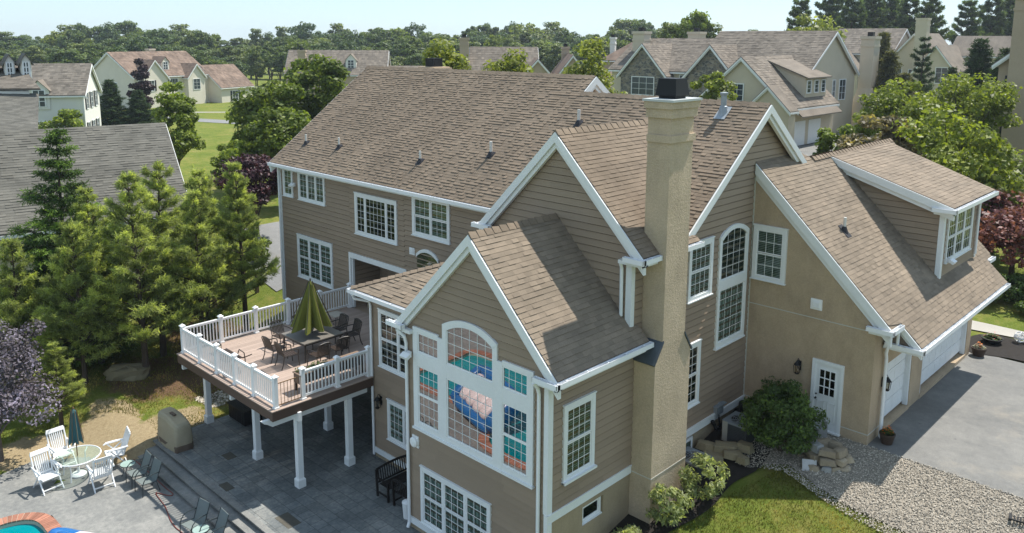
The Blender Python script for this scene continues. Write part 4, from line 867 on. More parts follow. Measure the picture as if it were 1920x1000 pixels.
for x,y,rz,lb in ((8.33,-5.30,.05,'dark slatted armchair at the near left corner of the deck table, left of its pair'),(9.17,-5.30,-.08,'dark slatted armchair at the near side of the deck table, right of its pair'),(9.98,-4.55,1.62,'dark slatted armchair with back to the trough planter, front one of the pair'),(9.95,-3.70,1.5,'dark slatted armchair with back to the trough planter, nearer the house'),(9.1,-2.62,3.05,'dark slatted armchair at the far right side of the deck table, in house shade'),(8.3,-2.66,3.2,'dark slatted armchair behind the olive umbrella, mostly hidden by it'),(7.35,-3.55,-1.6,'dark slatted armchair at the far left side of the deck table by the railing'),(7.42,-4.5,-1.5,'dark slatted armchair on the railing side of the table, next to the open deck')):
    o=ac if first else dup(ac); first=False; o.location=(x,y,ZD); o.rotation_euler=(0,0,rz); o['label']=lb; o['group']=GC
tb=thing('patio_table','square grey stone topped patio table on the deck with eight armchairs around it','table',(8.68,-3.97,ZD))
m=MB(); m.box(-.79,.79,-.83,.83,.68,.72); m.build('tabletop',TILE,tb); m=MB(); m.box(-.76,.76,-.80,.80,.62,.675); m.build('apron',BRONZE,tb)
for sx in (-1,1):
    for sy in (-1,1): m=MB(); m.tube([(sx*.7,sy*.74,.64),(sx*.72,sy*.76,.3),(sx*.74,sy*.78,0)],.03,8); m.build('leg',BRONZE,tb)
def folded(name,label,loc,z0,z1,rad,npl,mat,polem,seed,base=None,top=.05,group=None,depth=.35):
    t=thing(name,label,'umbrella',loc); m=MB(); rr=random.Random(seed); n=npl*6; rings=10; b=0
    ph=[rr.uniform(.7,1.25) for _ in range(npl)]
    for k in range(rings+1):
        f=k/rings; z=z0+(z1-z0)*f
        R=top+(rad-top)*(1-f)**1.0 if k<rings else .015
        for i in range(n):
            a=2*math.pi*i/n; q=i/6; s=math.cos(2*math.pi*q)          # pleats
            amp=ph[int(q)%npl]; r=R*(1+depth*(1-f)*s*amp) ; m.v.append((r*math.cos(a),r*math.sin(a),z-(1-f)**4*.10*(s*.5+.5)*amp))
    for k in range(rings):
        for i in range(n): m.f.append((k*n+i,k*n+(i+1)%n,(k+1)*n+(i+1)%n,(k+1)*n+i)); m.t.append(.5)
    m.build('canopy',mat,t); m=MB(); m.tube([(0,0,.02),(0,0,z1+.03)],.019,8); m.tube([(0,0,z1),(0,0,z1+.05),(0,0,z1+.09)],[.03,.03,.01],8); m.build('pole',polem,t)
    m=MB()
    for i in range(npl): a=2*math.pi*i/npl; ca,sa=math.cos(a),math.sin(a); r=rad*(1+depth)*.995; m.bar((top*1.2*ca,top*1.2*sa,z1-.03),(r*ca,r*sa,z0-.03),.016,.02)
    m.build('rib',polem if base is None else polem,t)
    if base: m=MB(); m.lathe((0,0,0),[(.24,0),(.25,.05),(.2,.09),(.05,.11),(.035,.3),(.001,.31)],20); m.build('base',base,t)
    return t
OLIVE=plain('olive_canvas',(.125,.135,.022),.8,.15,3,60,bmp=.2); TEALC=plain('teal_canvas',(.045,.125,.135),.75,.2,3,60,bmp=.2)
folded('umbrella','olive green umbrella half folded, standing through the square deck table',(8.66,-3.97,ZD),1.05,2.72,.58,8,OLIVE,BRONZE,4,None,.07,None,.42)
# ottoman table, planter, chaise, grill
t=thing('side_table','low side table with pale tiled top by the deck railing','table',(6.78,-1.68,ZD)); m=MB(); m.box(-.33,.33,-.26,.26,.40,.43); m.build('tabletop',plain('pale_tile',(.40,.36,.30),.5,.1),t)
for sx in (-1,1):
    for sy in (-1,1): m=MB(); m.tube([(sx*.3,sy*.23,.4),(sx*.34,sy*.25,.2),(sx*.33,sy*.26,0)],.014,6); m.build('leg',BRONZE,t)
t=thing('planter_trough','long dark raised trough planter along the right deck railing','planter',(11.35,-5.0,ZD)); m=MB(); m.box(-.2,.2,-1.25,1.25,.30,.62); m.build('trough',SLATM,t); m=MB(); m.box(-.23,.23,-1.28,1.28,.62,.65); m.build('rim',plain('weathered_rim',(.20,.14,.10),.6,.2),t)
for sx in (-1,1):
    for sy in (-1,1): m=MB(); m.box(sx*.17-.03,sx*.17+.03,sy*1.2-.03,sy*1.2+.03,0,.30); m.build('leg',SLATM,t)
LEAFG=leafm('trough_leaf',(.06,.10,.02),.4,.2)
m=MB(); q=random.Random(2)
for i in range(320):
    x,y,z=q.uniform(-.2,.2),q.uniform(-1.2,-.1),.62+q.uniform(0,.12); a=q.uniform(0,6.28); r=q.uniform(.02,.04); m.quad((x+r*math.cos(a),y+r*math.sin(a),z),(x-r*math.sin(a),y+r*math.cos(a),z+.01),(x-r*math.cos(a),y-r*math.sin(a),z+.03),(x+r*math.sin(a),y-r*math.cos(a),z+.01),q.random())
m.build('plants',LEAFG,t)
t=thing('chaise_lounge','low dark chaise lounge along the front deck railing','lounge chair',(7.9,-6.75,ZD)); m=MB()
for i in range(13): m.box(-1.0+i*.09,-1.0+i*.09+.06,-.29,.29,.30,.32)
m.build('seat',SLATM,t); m=MB()
for i in range(8): x=.2+i*.08; m.bar((x,-.29,.32+i*.035),(x,.29,.32+i*.035),.06,.02,(-.4,0,1))
m.build('backrest',SLATM,t); m=MB(); m.tube([(-1.05,-.31,.3),(.2,-.31,.3),(.85,-.31,.62)],.02,6); m.tube([(-1.05,.31,.3),(.2,.31,.3),(.85,.31,.62)],.02,6); m.build('frame',BRONZE,t)
for sx in (-.95,.35):
    for sy in (-.31,.31): m=MB(); m.tube([(sx,sy,.3),(sx,sy,0)],.018,6); m.build('leg',BRONZE,t)
for sy in (-.31,.31): m=MB(); m.tube([(.35,sy,.3),(.3,sy,.52),(-.05,sy,.55),(-.2,sy,.3)],.018,6); m.build('armrest',BRONZE,t)
t=thing('lantern','small dark candle lantern on the deck by the front railing','lantern',(6.25,-6.45,ZD)); m=MB(); m.box(-.09,.09,-.09,.09,0,.04); m.box(-.09,.09,-.09,.09,.26,.29); m.add([(-.1,-.1,.29),(.1,-.1,.29),(.1,.1,.29),(-.1,.1,.29),(0,0,.40)],((0,1,4),(1,2,4),(2,3,4),(3,0,4)))
for sx in (-1,1):
    for sy in (-1,1): m.box(sx*.08-.008,sx*.08+.008,sy*.08-.008,sy*.08+.008,.04,.26)
m.build('frame',BLACK,t); m=MB(); m.box(-.07,.07,-.07,.07,.04,.26); m.build('glass',CLEAR,t)
COVER=plain('beige_cover',(.33,.285,.195),.85,.12,2.5,40,bmp=.3); COVERB=plain('brown_cover_hem',(.13,.095,.07),.85,.15)
def cover(label,loc,rz,L,Wd,Hh,hem,drop):
    t=thing('covered_grill',label,'grill cover',loc,rz); m=MB(); nn=24; prof=[(0,1.03,1.08),(.30,1.02,1.04),(.62,1.0,1.0),(.86,.99,.95),(.95,.96,.82),(1.0,.88,.62)]; q=random.Random(5)
    def ringp(f,sx,sy,z,wob):
        P=[]
        for i in range(nn):
            a=2*math.pi*i/nn; c,s=math.cos(a),math.sin(a); e=.28; x=math.copysign(abs(c)**e,c); y=math.copysign(abs(s)**e,s); w=1+wob*math.sin(a*7+f*3)+wob*.7*math.sin(a*11)
            zz=z-(drop*max(0,x) if f>.6 else 0); P.append((x*L/2*sx*w,y*Wd/2*sy*w,zz))
        return P
    rings=[ringp(f,sx,sy,Hh*f,.035*(1-f)) for f,sx,sy in prof]
    for k in range(len(rings)-1):
        tgt=m
        b=len(m.v); m.v+=rings[k]+rings[k+1]
        for i in range(nn): m.f.append((b+i,b+(i+1)%nn,b+nn+(i+1)%nn,b+nn+i)); m.t.append(.5)
    m.poly(rings[-1]); m.build('cover',COVER,t,None,True); 
    if hem:
        m=MB(); h0=ringp(0,1.045,1.075,.0,.035); h1=ringp(.2,1.035,1.055,Hh*.2,.03); b=0; m.v+=h0+h1
        for i in range(nn): m.f.append((i,(i+1)%nn,nn+(i+1)%nn,nn+i)); m.t.append(.5)
        m.build('hem',COVERB,t,None,True)
    m=MB(); m.box(-.22,.1,-.05,.05,Hh*.985-drop*.2,Hh*1.0); m.build('strap',COVERB,t)
    return t
cover('barbecue under a fitted beige cover with brown hem at the patio edge',(6.2,-8.22,ZP),.03,1.5,.66,1.15,True,.16)
cover('pale covered grill tucked inside the shaded porch recess on the deck',(6.55,.75,ZD),.0,1.3,.6,1.12,False,.1)
# storage box, bench, chair, white bin
t=thing('storage_box','black slatted storage box on the patio below the deck','storage box',(6.2,-5.5,ZP)); m=MB(); m.box(-.62,.62,-.36,.36,.03,.55)
for i in range(9): m.box(-.6+i*.135,-.6+i*.135+.11,-.372,-.36,.06,.52)
m.build('body',BLACK,t); m=MB(); m.box(-.66,.66,-.40,.40,.552,.60)
for i in range(8): m.box(-.66,.66,-.38+i*.097,-.38+i*.097+.07,.60,.612)
m.build('lid',BLACK,t)
BENCHM=plain('black_wood',(.016,.013,.012),.5,.25,5,40)
def bench(name,label,cat,loc,rz,w):
    t=thing(name,label,cat,loc,rz); m=MB()
    for i in range(6): m.box(-w/2+.04,w/2-.04,-.22+i*.085,-.22+i*.085+.068,.42,.445)
    m.build('seat',BENCHM,t); m=MB(); n=int(w/.085)
    for i in range(n): x=-w/2+.06+(w-.12)*i/(n-1); m.bar((x,-.255,.46),(x,-.33,.86+.05*(1-(2*x/w)**2)),.035,.015,(0,1,0))
    for i in range(8):
        a,b=[-w/2+w*k/8 for k in (i,i+1)]; m.bar((a,-.335,.88+.06*(1-(2*a/w)**2)),(b,-.335,.88+.06*(1-(2*b/w)**2)),.03,.07)
    m.bar((-w/2,-.26,.48),(w/2,-.26,.48),.03,.05); m.build('backrest',BENCHM,t)
    for s in (-1,1):
        m=MB(); m.box(s*w/2-.03,s*w/2+.03,-.33,.30,.62,.65); m.build('armrest',BENCHM,t)
        m=MB(); m.box(s*w/2-.03,s*w/2+.03,.24,.30,0,.62); m.build('leg',BENCHM,t); m=MB(); m.bar((s*w/2,-.28,0),(s*w/2,-.34,.88),.06,.06); m.box(s*w/2-.02,s*w/2+.02,-.28,.26,.14,.18); m.build('leg',BENCHM,t)
    return t
bench('garden_bench','black slatted bench with curved back on the shaded patio by the wing','bench',(14.42,-4.5,ZP),-math.pi/2,1.35)
bench('garden_chair','black slatted armchair beside the black bench on the shaded patio','chair',(15.25,-4.85,ZP),.05,.62)
t=thing('waste_bin','small white bin on the patio behind the wing downspout','bin',(15.75,-5.25,ZP)); m=MB(); m.lathe((0,0,0),[(.13,0),(.16,.48)],14); m.build('body',VINYL,t); m=MB(); m.lathe((0,0,.48),[(.17,0),(.17,.04),(.05,.09)],14); m.build('lid',VINYL,t)
# ================================================================ pool deck furniture
def whitechair():
    t=thing('patio_chair','white plastic high backed patio chair','chair'); m=MB()
    m.add([(-.24,-.22,.40),(.24,-.22,.40),(.25,.26,.44),(-.25,.26,.44),(-.24,-.22,.37),(.24,-.22,.37),(.25,.28,.40),(-.25,.28,.40)],((0,1,2,3),(7,6,5,4),(0,4,5,1),(1,5,6,2),(2,6,7,3),(3,7,4,0))); m.build('seat',VINYL,t)
    m=MB()
    for i in range(7): x=-.165+i*.055; m.tube([(x*.9,-.22,.42),(x,-.30,.66),(x*1.05,-.40,.97)],[.018,.020,.018],6)
    m.tube([(-.23,-.2,.40),(-.25,-.29,.66),(-.25,-.42,1.04)],.024,6); m.tube([(.23,-.2,.40),(.25,-.29,.66),(.25,-.42,1.04)],.024,6)
    m.add([(-.27,-.40,.97),(.27,-.40,.97),(.25,-.44,1.08),(-.25,-.44,1.08),(-.27,-.37,.97),(.27,-.37,.97),(.25,-.41,1.08),(-.25,-.41,1.08)],((0,1,2,3),(7,6,5,4),(0,4,5,1),(3,2,6,7),(0,3,7,4),(1,5,6,2))); m.bar((-.22,-.22,.44),(.22,-.22,.44),.03,.06); m.build('backrest',VINYL,t)
    for s in (-1,1):
        m=MB(); m.tube([(s*.28,-.33,.66),(s*.30,-.1,.655),(s*.30,.2,.645),(s*.28,.28,.61)],[.028,.034,.036,.02],6); m.build('armrest',VINYL,t)
        m=MB(); m.tube([(s*.29,.18,.64),(s*.27,-.05,.35),(s*.27,-.36,0)],[.022,.025,.02],6); m.build('leg',VINYL,t)
        m=MB(); m.tube([(s*.27,-.26,.62),(s*.26,.1,.36),(s*.27,.36,0)],[.02,.025,.02],6); m.build('leg',VINYL,t)
    m=MB(); m.bar((-.27,.30,.10),(.27,.30,.10),.03,.03); m.bar((-.27,-.28,.10),(.27,-.28,.10),.03,.03); m.build('stretcher',VINYL,t)
    return t
def frosted(name):
    m=bpy.data.materials.new(name); m.use_nodes=True; t=m.node_tree; p=t.nodes['Principled BSDF']; p.inputs['Base Color'].default_value=(.42,.52,.45,1); p.inputs['Roughness'].default_value=.15
    tr=N(t,'ShaderNodeBsdfTransparent'); tr.inputs[0].default_value=(.80,.90,.84,1); mx=N(t,'ShaderNodeMixShader'); mx.inputs[0].default_value=.32; t.links.new(tr.outputs[0],mx.inputs[1]); t.links.new(p.outputs[0],mx.inputs[2]); t.links.new(mx.outputs[0],t.nodes['Material Output'].inputs[0]); return m
wc=whitechair(); TC=Vector((5.15,-11.15)); first=True
for x,y,rz,lb in ((5.3,-12.15,-1.45,'white high backed chair left of the glass table, nearest the pool'),(4.0,-11.3,-1.5,'white high backed chair behind the glass table on the bare soil side'),(6.4,-10.85,1.5,'white high backed chair seen from behind, in front of the glass table'),(5.35,-10.0,2.95,'white high backed chair right of the teal umbrella, turned sideways')):
    o=wc if first else dup(wc); first=False; o.location=(x,y,ZL); o.rotation_euler=(0,0,rz); o.scale=(1.14,1.14,1.12); o['label']=lb; o['group']='white chairs around the glass table'
t=thing('glass_table','round glass topped table with white rim and legs under the teal umbrella','table',(TC.x,TC.y,ZL)); m=MB(); m.poly([(.70*math.cos(2*math.pi*i/32),.70*math.sin(2*math.pi*i/32),.712) for i in range(32)]); m.build('tabletop',frosted('table_glass'),t)
m=MB(); m.tube([(.72*math.cos(2*math.pi*i/36),.72*math.sin(2*math.pi*i/36),.712) for i in range(37)],.022,6,False); m.build('rim',VINYL,t)
for i in range(4): a=math.pi/4+i*math.pi/2; c,s=math.cos(a),math.sin(a); m=MB(); m.tube([(.66*c,.66*s,.70),(.50*c,.50*s,.6),(.48*c,.48*s,.35),(.52*c,.52*s,0)],.022,6); m.build('leg',VINYL,t)
folded('umbrella','closed teal umbrella over the round glass table by the pool',(TC.x,TC.y,ZL),1.28,2.42,.19,8,TEALC,plain('wood_pole',(.16,.10,.05),.5,.1),8,VINYL,.075,None,.3)
SLING=plain('grey_green_sling',(.14,.165,.16),.7,.1,5,60); SLINGF=plain('charcoal_frame',(.03,.04,.042),.4,.1)
def slingchair():
    t=thing('sling_chair','grey green sling chair','chair'); m=MB(); m.add([(-.25,-.2,.38),(.25,-.2,.38),(.25,.25,.42),(-.25,.25,.42)],((0,1,2,3),)); m.add([(-.25,-.2,.365),(.25,-.2,.365),(.25,.25,.405),(-.25,.25,.405)],((3,2,1,0),)); m.build('seat',SLING,t)
    m=MB(); m.add([(-.25,-.2,.38),(.25,-.2,.38),(.25,-.42,.96),(-.25,-.42,.96),(-.25,-.215,.38),(.25,-.215,.38),(.25,-.435,.96),(-.25,-.435,.96)],((3,2,1,0),(4,5,6,7),(2,3,7,6),(0,3,7,4),(1,2,6,5))); m.build('backrest',SLING,t)
    for s in (-1,1):
        m=MB(); m.tube([(s*.27,-.43,.97),(s*.27,-.2,.38),(s*.27,.26,.42),(s*.27,.27,.40)],.014,6); m.build('frame',SLINGF,t)
        m=MB(); m.tube([(s*.27,-.33,.66),(s*.29,-.15,.68),(s*.30,.08,.66),(s*.29,.2,.56),(s*.28,.26,.42)],.016,6); m.build('armrest',SLINGF,t)
        m=MB(); m.tube([(s*.28,.26,.42),(s*.28,.28,0)],.014,6); m.build('leg',SLINGF,t); m=MB(); m.tube([(s*.27,-.2,.38),(s*.27,-.30,0)],.014,6); m.build('leg',SLINGF,t)
    return t
sc_=slingchair(); first=True
for x,y,rz,lb in ((7.12,-9.95,3.1,'grey green sling chair by the steps, beside the small round table'),(7.86,-9.93,3.2,'grey green sling chair by the steps, between its pair and the red hose'),(11.35,-9.95,3.3,'grey green sling chair at the bottom edge, left of its round table'),(12.25,-9.8,3.1,'grey green sling chair at the bottom edge, right of its round table')):
    o=sc_ if first else dup(sc_); first=False; o.location=(x,y,ZL); o.rotation_euler=(0,0,rz); o['label']=lb; o['group']='sling chairs along the patio steps'
def rtable(label,loc):
    t=thing('round_side_table',label,'table',loc); m=MB(); m.tube([(0,0,.44),(0,0,.455)],.24,24); m.build('tabletop',plain('frosted_glass_'+str(int(loc[0])),(.30,.40,.36),.15,.1,3,30,spec=.6),t)
    m=MB(); m.tube([(.245*math.cos(2*math.pi*i/24),.245*math.sin(2*math.pi*i/24),.447) for i in range(25)],.012,5,False); m.build('rim',SLINGF,t)
    for i in range(3): a=i*2.094; c,s=math.cos(a),math.sin(a); m=MB(); m.tube([(.2*c,.2*s,.44),(.13*c,.13*s,.22),(.22*c,.22*s,0)],.012,5); m.build('leg',SLINGF,t)
rtable('small round glass side table left of the two sling chairs',(6.42,-9.98,ZL)); rtable('small round glass side table between the bottom sling chairs',(11.85,-9.95,ZL))
m=MB(); HP=smooth_outline([(5.15,-9.1),(5.2,-9.4),(5.75,-9.42),(6.9,-9.42),(8.1,-9.43),(8.65,-9.42),(8.66,-9.55),(8.3,-9.72),(8.22,-9.8),(8.6,-9.85),(9.25,-9.92),(10.1,-10.12),(10.75,-10.16),(11.05,-9.98)],5)[:-5]
m.tube([(x,y,ZL+.018) for x,y in HP],.016,6); tag(m.build('garden_hose',plain('red_hose',(.20,.055,.04),.5,.2)),'thin red garden hose snaking along the foot of the patio steps','hose')
# ================================================================ float, boulder, stones
FLB=plain('blue_vinyl',(.02,.13,.36),.3,.1,2,20,spec=.5); FLW=plain('white_vinyl_float',(.75,.66,.66),.35,.06,2,20,spec=.5)
t=thing('pool_float','blue and white inflatable lounge float lying at the pool edge','pool float',(12.15,-12.90,ZL),R_(-20)); t.rotation_euler=(R_(-40),R_(8),R_(12)); t.location.z=ZL+.62; t.scale=(1.05,1.05,1.0); 
def puff(m,c,rx,ry,rz,n=16,k=8,e=.55):
    b=len(m.v)
    for j in range(k+1):
        f=-math.pi/2+math.pi*j/k; cz,sz=math.cos(f),math.sin(f); cz=abs(cz)**.6; sz=math.copysign(abs(sz)**.8,sz)
        for i in range(n):
            a=2*math.pi*i/n; x=math.copysign(abs(math.cos(a))**e,math.cos(a)); y=math.copysign(abs(math.sin(a))**e,math.sin(a)); m.v.append((c[0]+rx*cz*x,c[1]+ry*cz*y,c[2]+rz*sz))
    for j in range(k):
        for i in range(n): m.f.append((b+j*n+i,b+j*n+(i+1)%n,b+(j+1)*n+(i+1)%n,b+(j+1)*n+i)); m.t.append(.5)
m=MB(); 
for i in range(4): puff(m,(-.9+i*.5,.1,.42+.02*i),.28,.62,.24)
m.build('pillow',FLW,t,None,True); m=MB(); puff(m,(-.1,-.68,.3),1.25,.24,.3); puff(m,(-.1,.85,.28),1.3,.24,.28); puff(m,(-1.45,.1,.25),.22,.9,.25); puff(m,(1.2,.1,.42),.3,.8,.42); m.build('ring',FLB,t,None,True)
def rock(m,c,r,rr,n=9,k=5,flat=.7,tone=None):
    b=len(m.v); off=[rr.uniform(0,6.28) for _ in range(4)]
    for j in range(k+1):
        f=-math.pi/2+math.pi*j/k; cz,sz=math.cos(f)**.55 if math.cos(f)>1e-6 else 0,math.sin(f); sz=math.copysign(abs(sz)**.6,sz)
        for i in range(n):
            a=2*math.pi*i/n; e=.6; x=math.copysign(abs(math.cos(a))**e,math.cos(a)); y=math.copysign(abs(math.sin(a))**e,math.sin(a)); w=1+.10*math.sin(2*a+off[0])+.07*math.sin(3*a+off[1]+2*f)+.13*rr.uniform(-1,1)
            m.v.append((c[0]+r[0]*cz*x*w,c[1]+r[1]*cz*y*w,c[2]+r[2]*sz*(1+.16*rr.uniform(-1,1))))
    for j in range(k):
        for i in range(n): m.f.append((b+j*n+i,b+j*n+(i+1)%n,b+(j+1)*n+(i+1)%n,b+(j+1)*n+i)); m.t.append(rr.random() if tone is None else tone)
BOULD=plain('sandstone',(.24,.20,.125),.9,.2,2,25,bmp=.7,bsc=18); FIELD=plain('field_stone',(.36,.29,.20),.9,.25,3,30,bmp=.6,bsc=22,tone=.3); FIELDG=plain('grey_stone',(.30,.295,.28),.9,.2,3,30,bmp=.6,bsc=22,tone=.3)
m=MB(); rock(m,(0,0,.22),(.85,.42,.36),random.Random(4),14,6); o=m.build('boulder',BOULD); o.location=(-1.05,-7.15,H(-1,-7.1)-.02); o.rotation_euler=(0,0,R_(48)); tag(o,'large flat topped tan boulder on the pine straw under the trees','boulder')
stones('splash_stones',[(3.0,-6.1),(4.4,-5.9),(4.3,-4.8),(3.1,-5.0)],260,.04,.10,STN,.01,'patch of pale stones below the deck corner')
# stone pile and granite block by the side door
rs=random.Random(11); PILE=[]
def slabstone(m,a,b,c,rr):
    P=[]
    for k in (-1,1):
        f=1 if k<0 else rr.uniform(.72,.95)
        for i,j in ((-1,-1),(0,-1.15),(1,-1),(1.1,0),(1,1),(-.1,1.1),(-1,1),(-1.12,.1)): P.append((a*i*f*rr.uniform(.78,1.1),b*j*f*rr.uniform(.78,1.1),c*k*rr.uniform(.75,1.1)))
    t=rr.random(); m.add(P,[tuple(range(7,-1,-1))],t); b0=len(m.v)-16
    m.v.append((0,0,c*rr.uniform(.95,1.2)))
    for i in range(8): m.f.append((b0+8+i,b0+8+(i+1)%8,b0+16)); m.t.append(t); m.f.append((b0+i,b0+(i+1)%8,b0+8+(i+1)%8,b0+8+i)); m.t.append(t)
def heap(cx,cy,spots):
    for k,(x,y,z,a,b,c,rz,mm) in enumerate(spots):
        m=MB(); slabstone(m,a,b,c,rs); o=m.build('field_stone',mm); o.location=(x,y,z); o.rotation_euler=(rs.uniform(-.12,.12),rs.uniform(-.12,.12),rz)
        tag(o,'loose tan or grey field stone in the pile by the side door','stone','stones piled by the side door')
sp=[]
for lvl,(n,z,sx,sy) in enumerate(((11,-2.68,.62,.5),(8,-2.45,.5,.38),(6,-2.24,.34,.25))):
    for i in range(n):
        a=2*math.pi*i/n+lvl*.5; x=24.95+1.2*sx*math.cos(a)*rs.uniform(.7,1.05); y=3.15+1.15*sy*math.sin(a)*rs.uniform(.7,1.05); sp.append((x,y,z-.05*(3.15-y),rs.uniform(.16,.27),rs.uniform(.11,.17),rs.uniform(.07,.12),a+1.57+rs.uniform(-.5,.5),rs.choice((FIELD,FIELD,FIELDG))))
heap(24.9,3.1,sp)
m=MB(); m.box(-.2,.2,-.04,.04,0,.34); o=m.build('granite_slab',plain('white_granite',(.48,.47,.46),.8,.12,8,50,bmp=.5)); o.location=(24.80,2.45,-2.80); o.rotation_euler=(R_(-28),0,R_(32)); tag(o,'pale square granite slab leaning at the foot of the stone pile','stone slab')
m=MB(); m.prism([(-.2,0,0),(.18,0,0),(.02,0,.62),(-.14,0,.7)],(0,.06,0)); o=m.build('stone_shard',FIELDG); o.location=(24.45,4.0,-2.55); o.rotation_euler=(R_(-14),R_(12),R_(20)); tag(o,'tall grey slab leaning against the wall below the side door','stone slab')
# ================================================================ air conditioners, barrel, pots
ACD=plain('condenser_louvre',(.055,.06,.065),.5,.15,4,30); ACB=plain('condenser_beige',(.34,.32,.275),.5,.08)
def condenser(label,loc,rz):
    t=thing('air_conditioner',label,'air conditioner',loc,rz); m=MB(); r=.42
    for k in range(14): z=.06+k*.052; m.box(-r,r,-r,r,z,z+.034)
    m.box(-r+.02,r-.02,-r+.02,r-.02,.03,.8); m.build('louvre_panel',ACD,t)
    m=MB(); m.box(-r-.012,-r+.20,-r-.012,-r+.02,.02,.82); m.box(-r-.012,-r+.02,-r-.012,-r+.2,.02,.82); m.box(-r-.01,r+.01,-r-.01,r+.01,0,.05); m.build('corner_panel',ACB,t)
    m=MB(); n=24
    for i in range(n):
        a,b=2*math.pi*i/n,2*math.pi*(i+1)/n; ri=.31; sq=lambda t_: (r+.02)/max(abs(math.cos(t_)),abs(math.sin(t_)))*.97
        m.quad((ri*math.cos(a),ri*math.sin(a),.83),(sq(a)*math.cos(a),sq(a)*math.sin(a),.83),(sq(b)*math.cos(b),sq(b)*math.sin(b),.83),(ri*math.cos(b),ri*math.sin(b),.83)); m.quad((sq(a)*math.cos(a),sq(a)*math.sin(a),.83),(sq(a)*math.cos(a),sq(a)*math.sin(a),.77),(sq(b)*math.cos(b),sq(b)*math.sin(b),.77),(sq(b)*math.cos(b),sq(b)*math.sin(b),.83))
    m.build('top_panel',plain('condenser_top',(.20,.225,.24),.5,.1),t); m=MB()
    for rr in (.1,.17,.24,.30): m.tube([(rr*math.cos(2*math.pi*i/20),rr*math.sin(2*math.pi*i/20),.845) for i in range(21)],.007,4,False)
    for i in range(4): a=i*math.pi/4; m.bar((-.31*math.cos(a),-.31*math.sin(a),.838),(.31*math.cos(a),.31*math.sin(a),.838),.012,.012)
    m.build('fan_guard',GALV,t); m=MB(); m.tube([(0,0,.801),(0,0,.81)],.30,20); m.build('fan_well',BLACK,t)
condenser('grey air conditioner on a stone ledge beside the big dark shrub',(22.42,2.72,-2.92),.0); condenser('grey air conditioner half hidden behind the chimney and leafy shrub',(22.05,.55,-3.45),.0)
t=thing('barrel_planter','dark round barrel in the corner behind the big shrub','barrel',(21.95,3.95,-2.6)); m=MB(); m.lathe((0,0,0),[(.2,0),(.26,.2),(.24,.5),(.21,.5),(.2,.42),(.01,.42)],16); m.build('tub',BLACK,t)
m=MB(); m.box(-.2,.2,-.13,.13,0,.2); m.box(-.15,.15,-.09,.09,.2,.24); o=m.build('cover_box',BLACK); o.location=(22.05,1.95,-2.95); tag(o,'low black box on the stone ledge left of the air conditioner','box')
for k,(x,y,a,b,c,rz) in enumerate(((21.95,1.55,.36,.17,.12,.2),(22.45,1.8,.38,.18,.12,.6),(22.9,2.1,.26,.17,.13,.1),(22.3,1.35,.3,.17,.1,.5),(22.8,1.6,.32,.16,.1,.5),(23.15,1.55,.17,.13,.1,0))):
    m=MB(); slabstone(m,a,b,c,rs); o=m.build('ledge_stone',BOULD); o.location=(x,y,H(x,y)+.12+(.12 if y>1.5 else 0)); o.rotation_euler=(0,0,rz); tag(o,'tan ledge stone edging the bed below the air conditioner','stone','ledge stones below the air conditioner')
ORANGE=leafm('orange_petal',(.55,.16,.02),.3,.2); FOLI=leafm('pot_leaf',(.06,.10,.025),.4,.2)
def clump(m,c,r,h,n,size,q,dome=True):
    for i in range(n):
        a=q.uniform(0,6.28); d=r*math.sqrt(q.random()); x,y=c[0]+d*math.cos(a),c[1]+d*math.sin(a); z=c[2]+h*(1-(d/r)**2 if dome else q.random())*q.uniform(.5,1); s=size*q.uniform(.6,1.3); b=q.uniform(0,6.28); tz=q.uniform(-.6,.6)*s
        m.quad((x+s*math.cos(b),y+s*math.sin(b),z+tz),(x-.6*s*math.sin(b),y+.6*s*math.cos(b),z),(x-s*math.cos(b),y-s*math.sin(b),z-tz),(x+.6*s*math.sin(b),y-.6*s*math.cos(b),z),q.random())
def pot(label,loc,r,h,mat,kind):
    t=thing('flower_pot',label,'flower pot',loc); m=MB(); m.lathe((0,0,0),[(r*.72,0),(r*.95,h*.7),(r*1.0,h*.86),(r*1.06,h*.88),(r*1.06,h),(r*.92,h),(r*.9,h*.88),(.01,h*.88)],18); m.build('pot',mat,t); q=random.Random(int(loc[1]*7))
    m=MB(); clump(m,(0,0,h*.9),r*.95,.2,260,.035,q); m.build('foliage',FOLI if kind!='pale' else leafm('pale_leaf',(.30,.30,.24),.3,.2),t)
    m=MB(); clump(m,(0,0,h+.02),r*.8 if kind!='pale' else r*.5,.24,90 if kind!='bowl' else 30,.028,q); m.build('flowers',ORANGE if kind!='bowl' else leafm('pink_petal',(.5,.12,.14),.3,.2),t)
POTB=plain('brown_pot',(.055,.035,.025),.5,.2,5,30)
pot('round brown pot of orange flowers at the near garage corner','x' and (26.05,4.95,-2.385),.22,.34,POTB,'o'); pot('brown pot with pale leaves and orange flowers past the double garage door',(26.0,14.65,-2.385),.26,.34,POTB,'pale'); pot('wide dark bowl of green and pink flowers on the garden bed',(26.0,16.5,-2.36),.38,.22,BLACK,'bowl')
m=MB(); q=random.Random(1); t=thing('wicker_ball','white openwork ball ornament on the bed beside the driveway','ornament',(26.8,17.3,-2.12)); 
for i in range(9):
    a,b=q.uniform(0,6.28),q.uniform(0,3.14); u=Vector((math.cos(a)*math.sin(b),math.sin(a)*math.sin(b),math.cos(b))); v=u.orthogonal().normalized(); w=u.cross(v); m.tube([tuple((v*math.cos(2*math.pi*i_/20)+w*math.sin(2*math.pi*i_/20))*.21) for i_ in range(21)],.016,5,False)
m.build('strands',VINYL,t)
m=MB(); 
for i in range(9): m.box(-.3+i*.07,-.3+i*.07+.03,-.24,.24,0,.03)
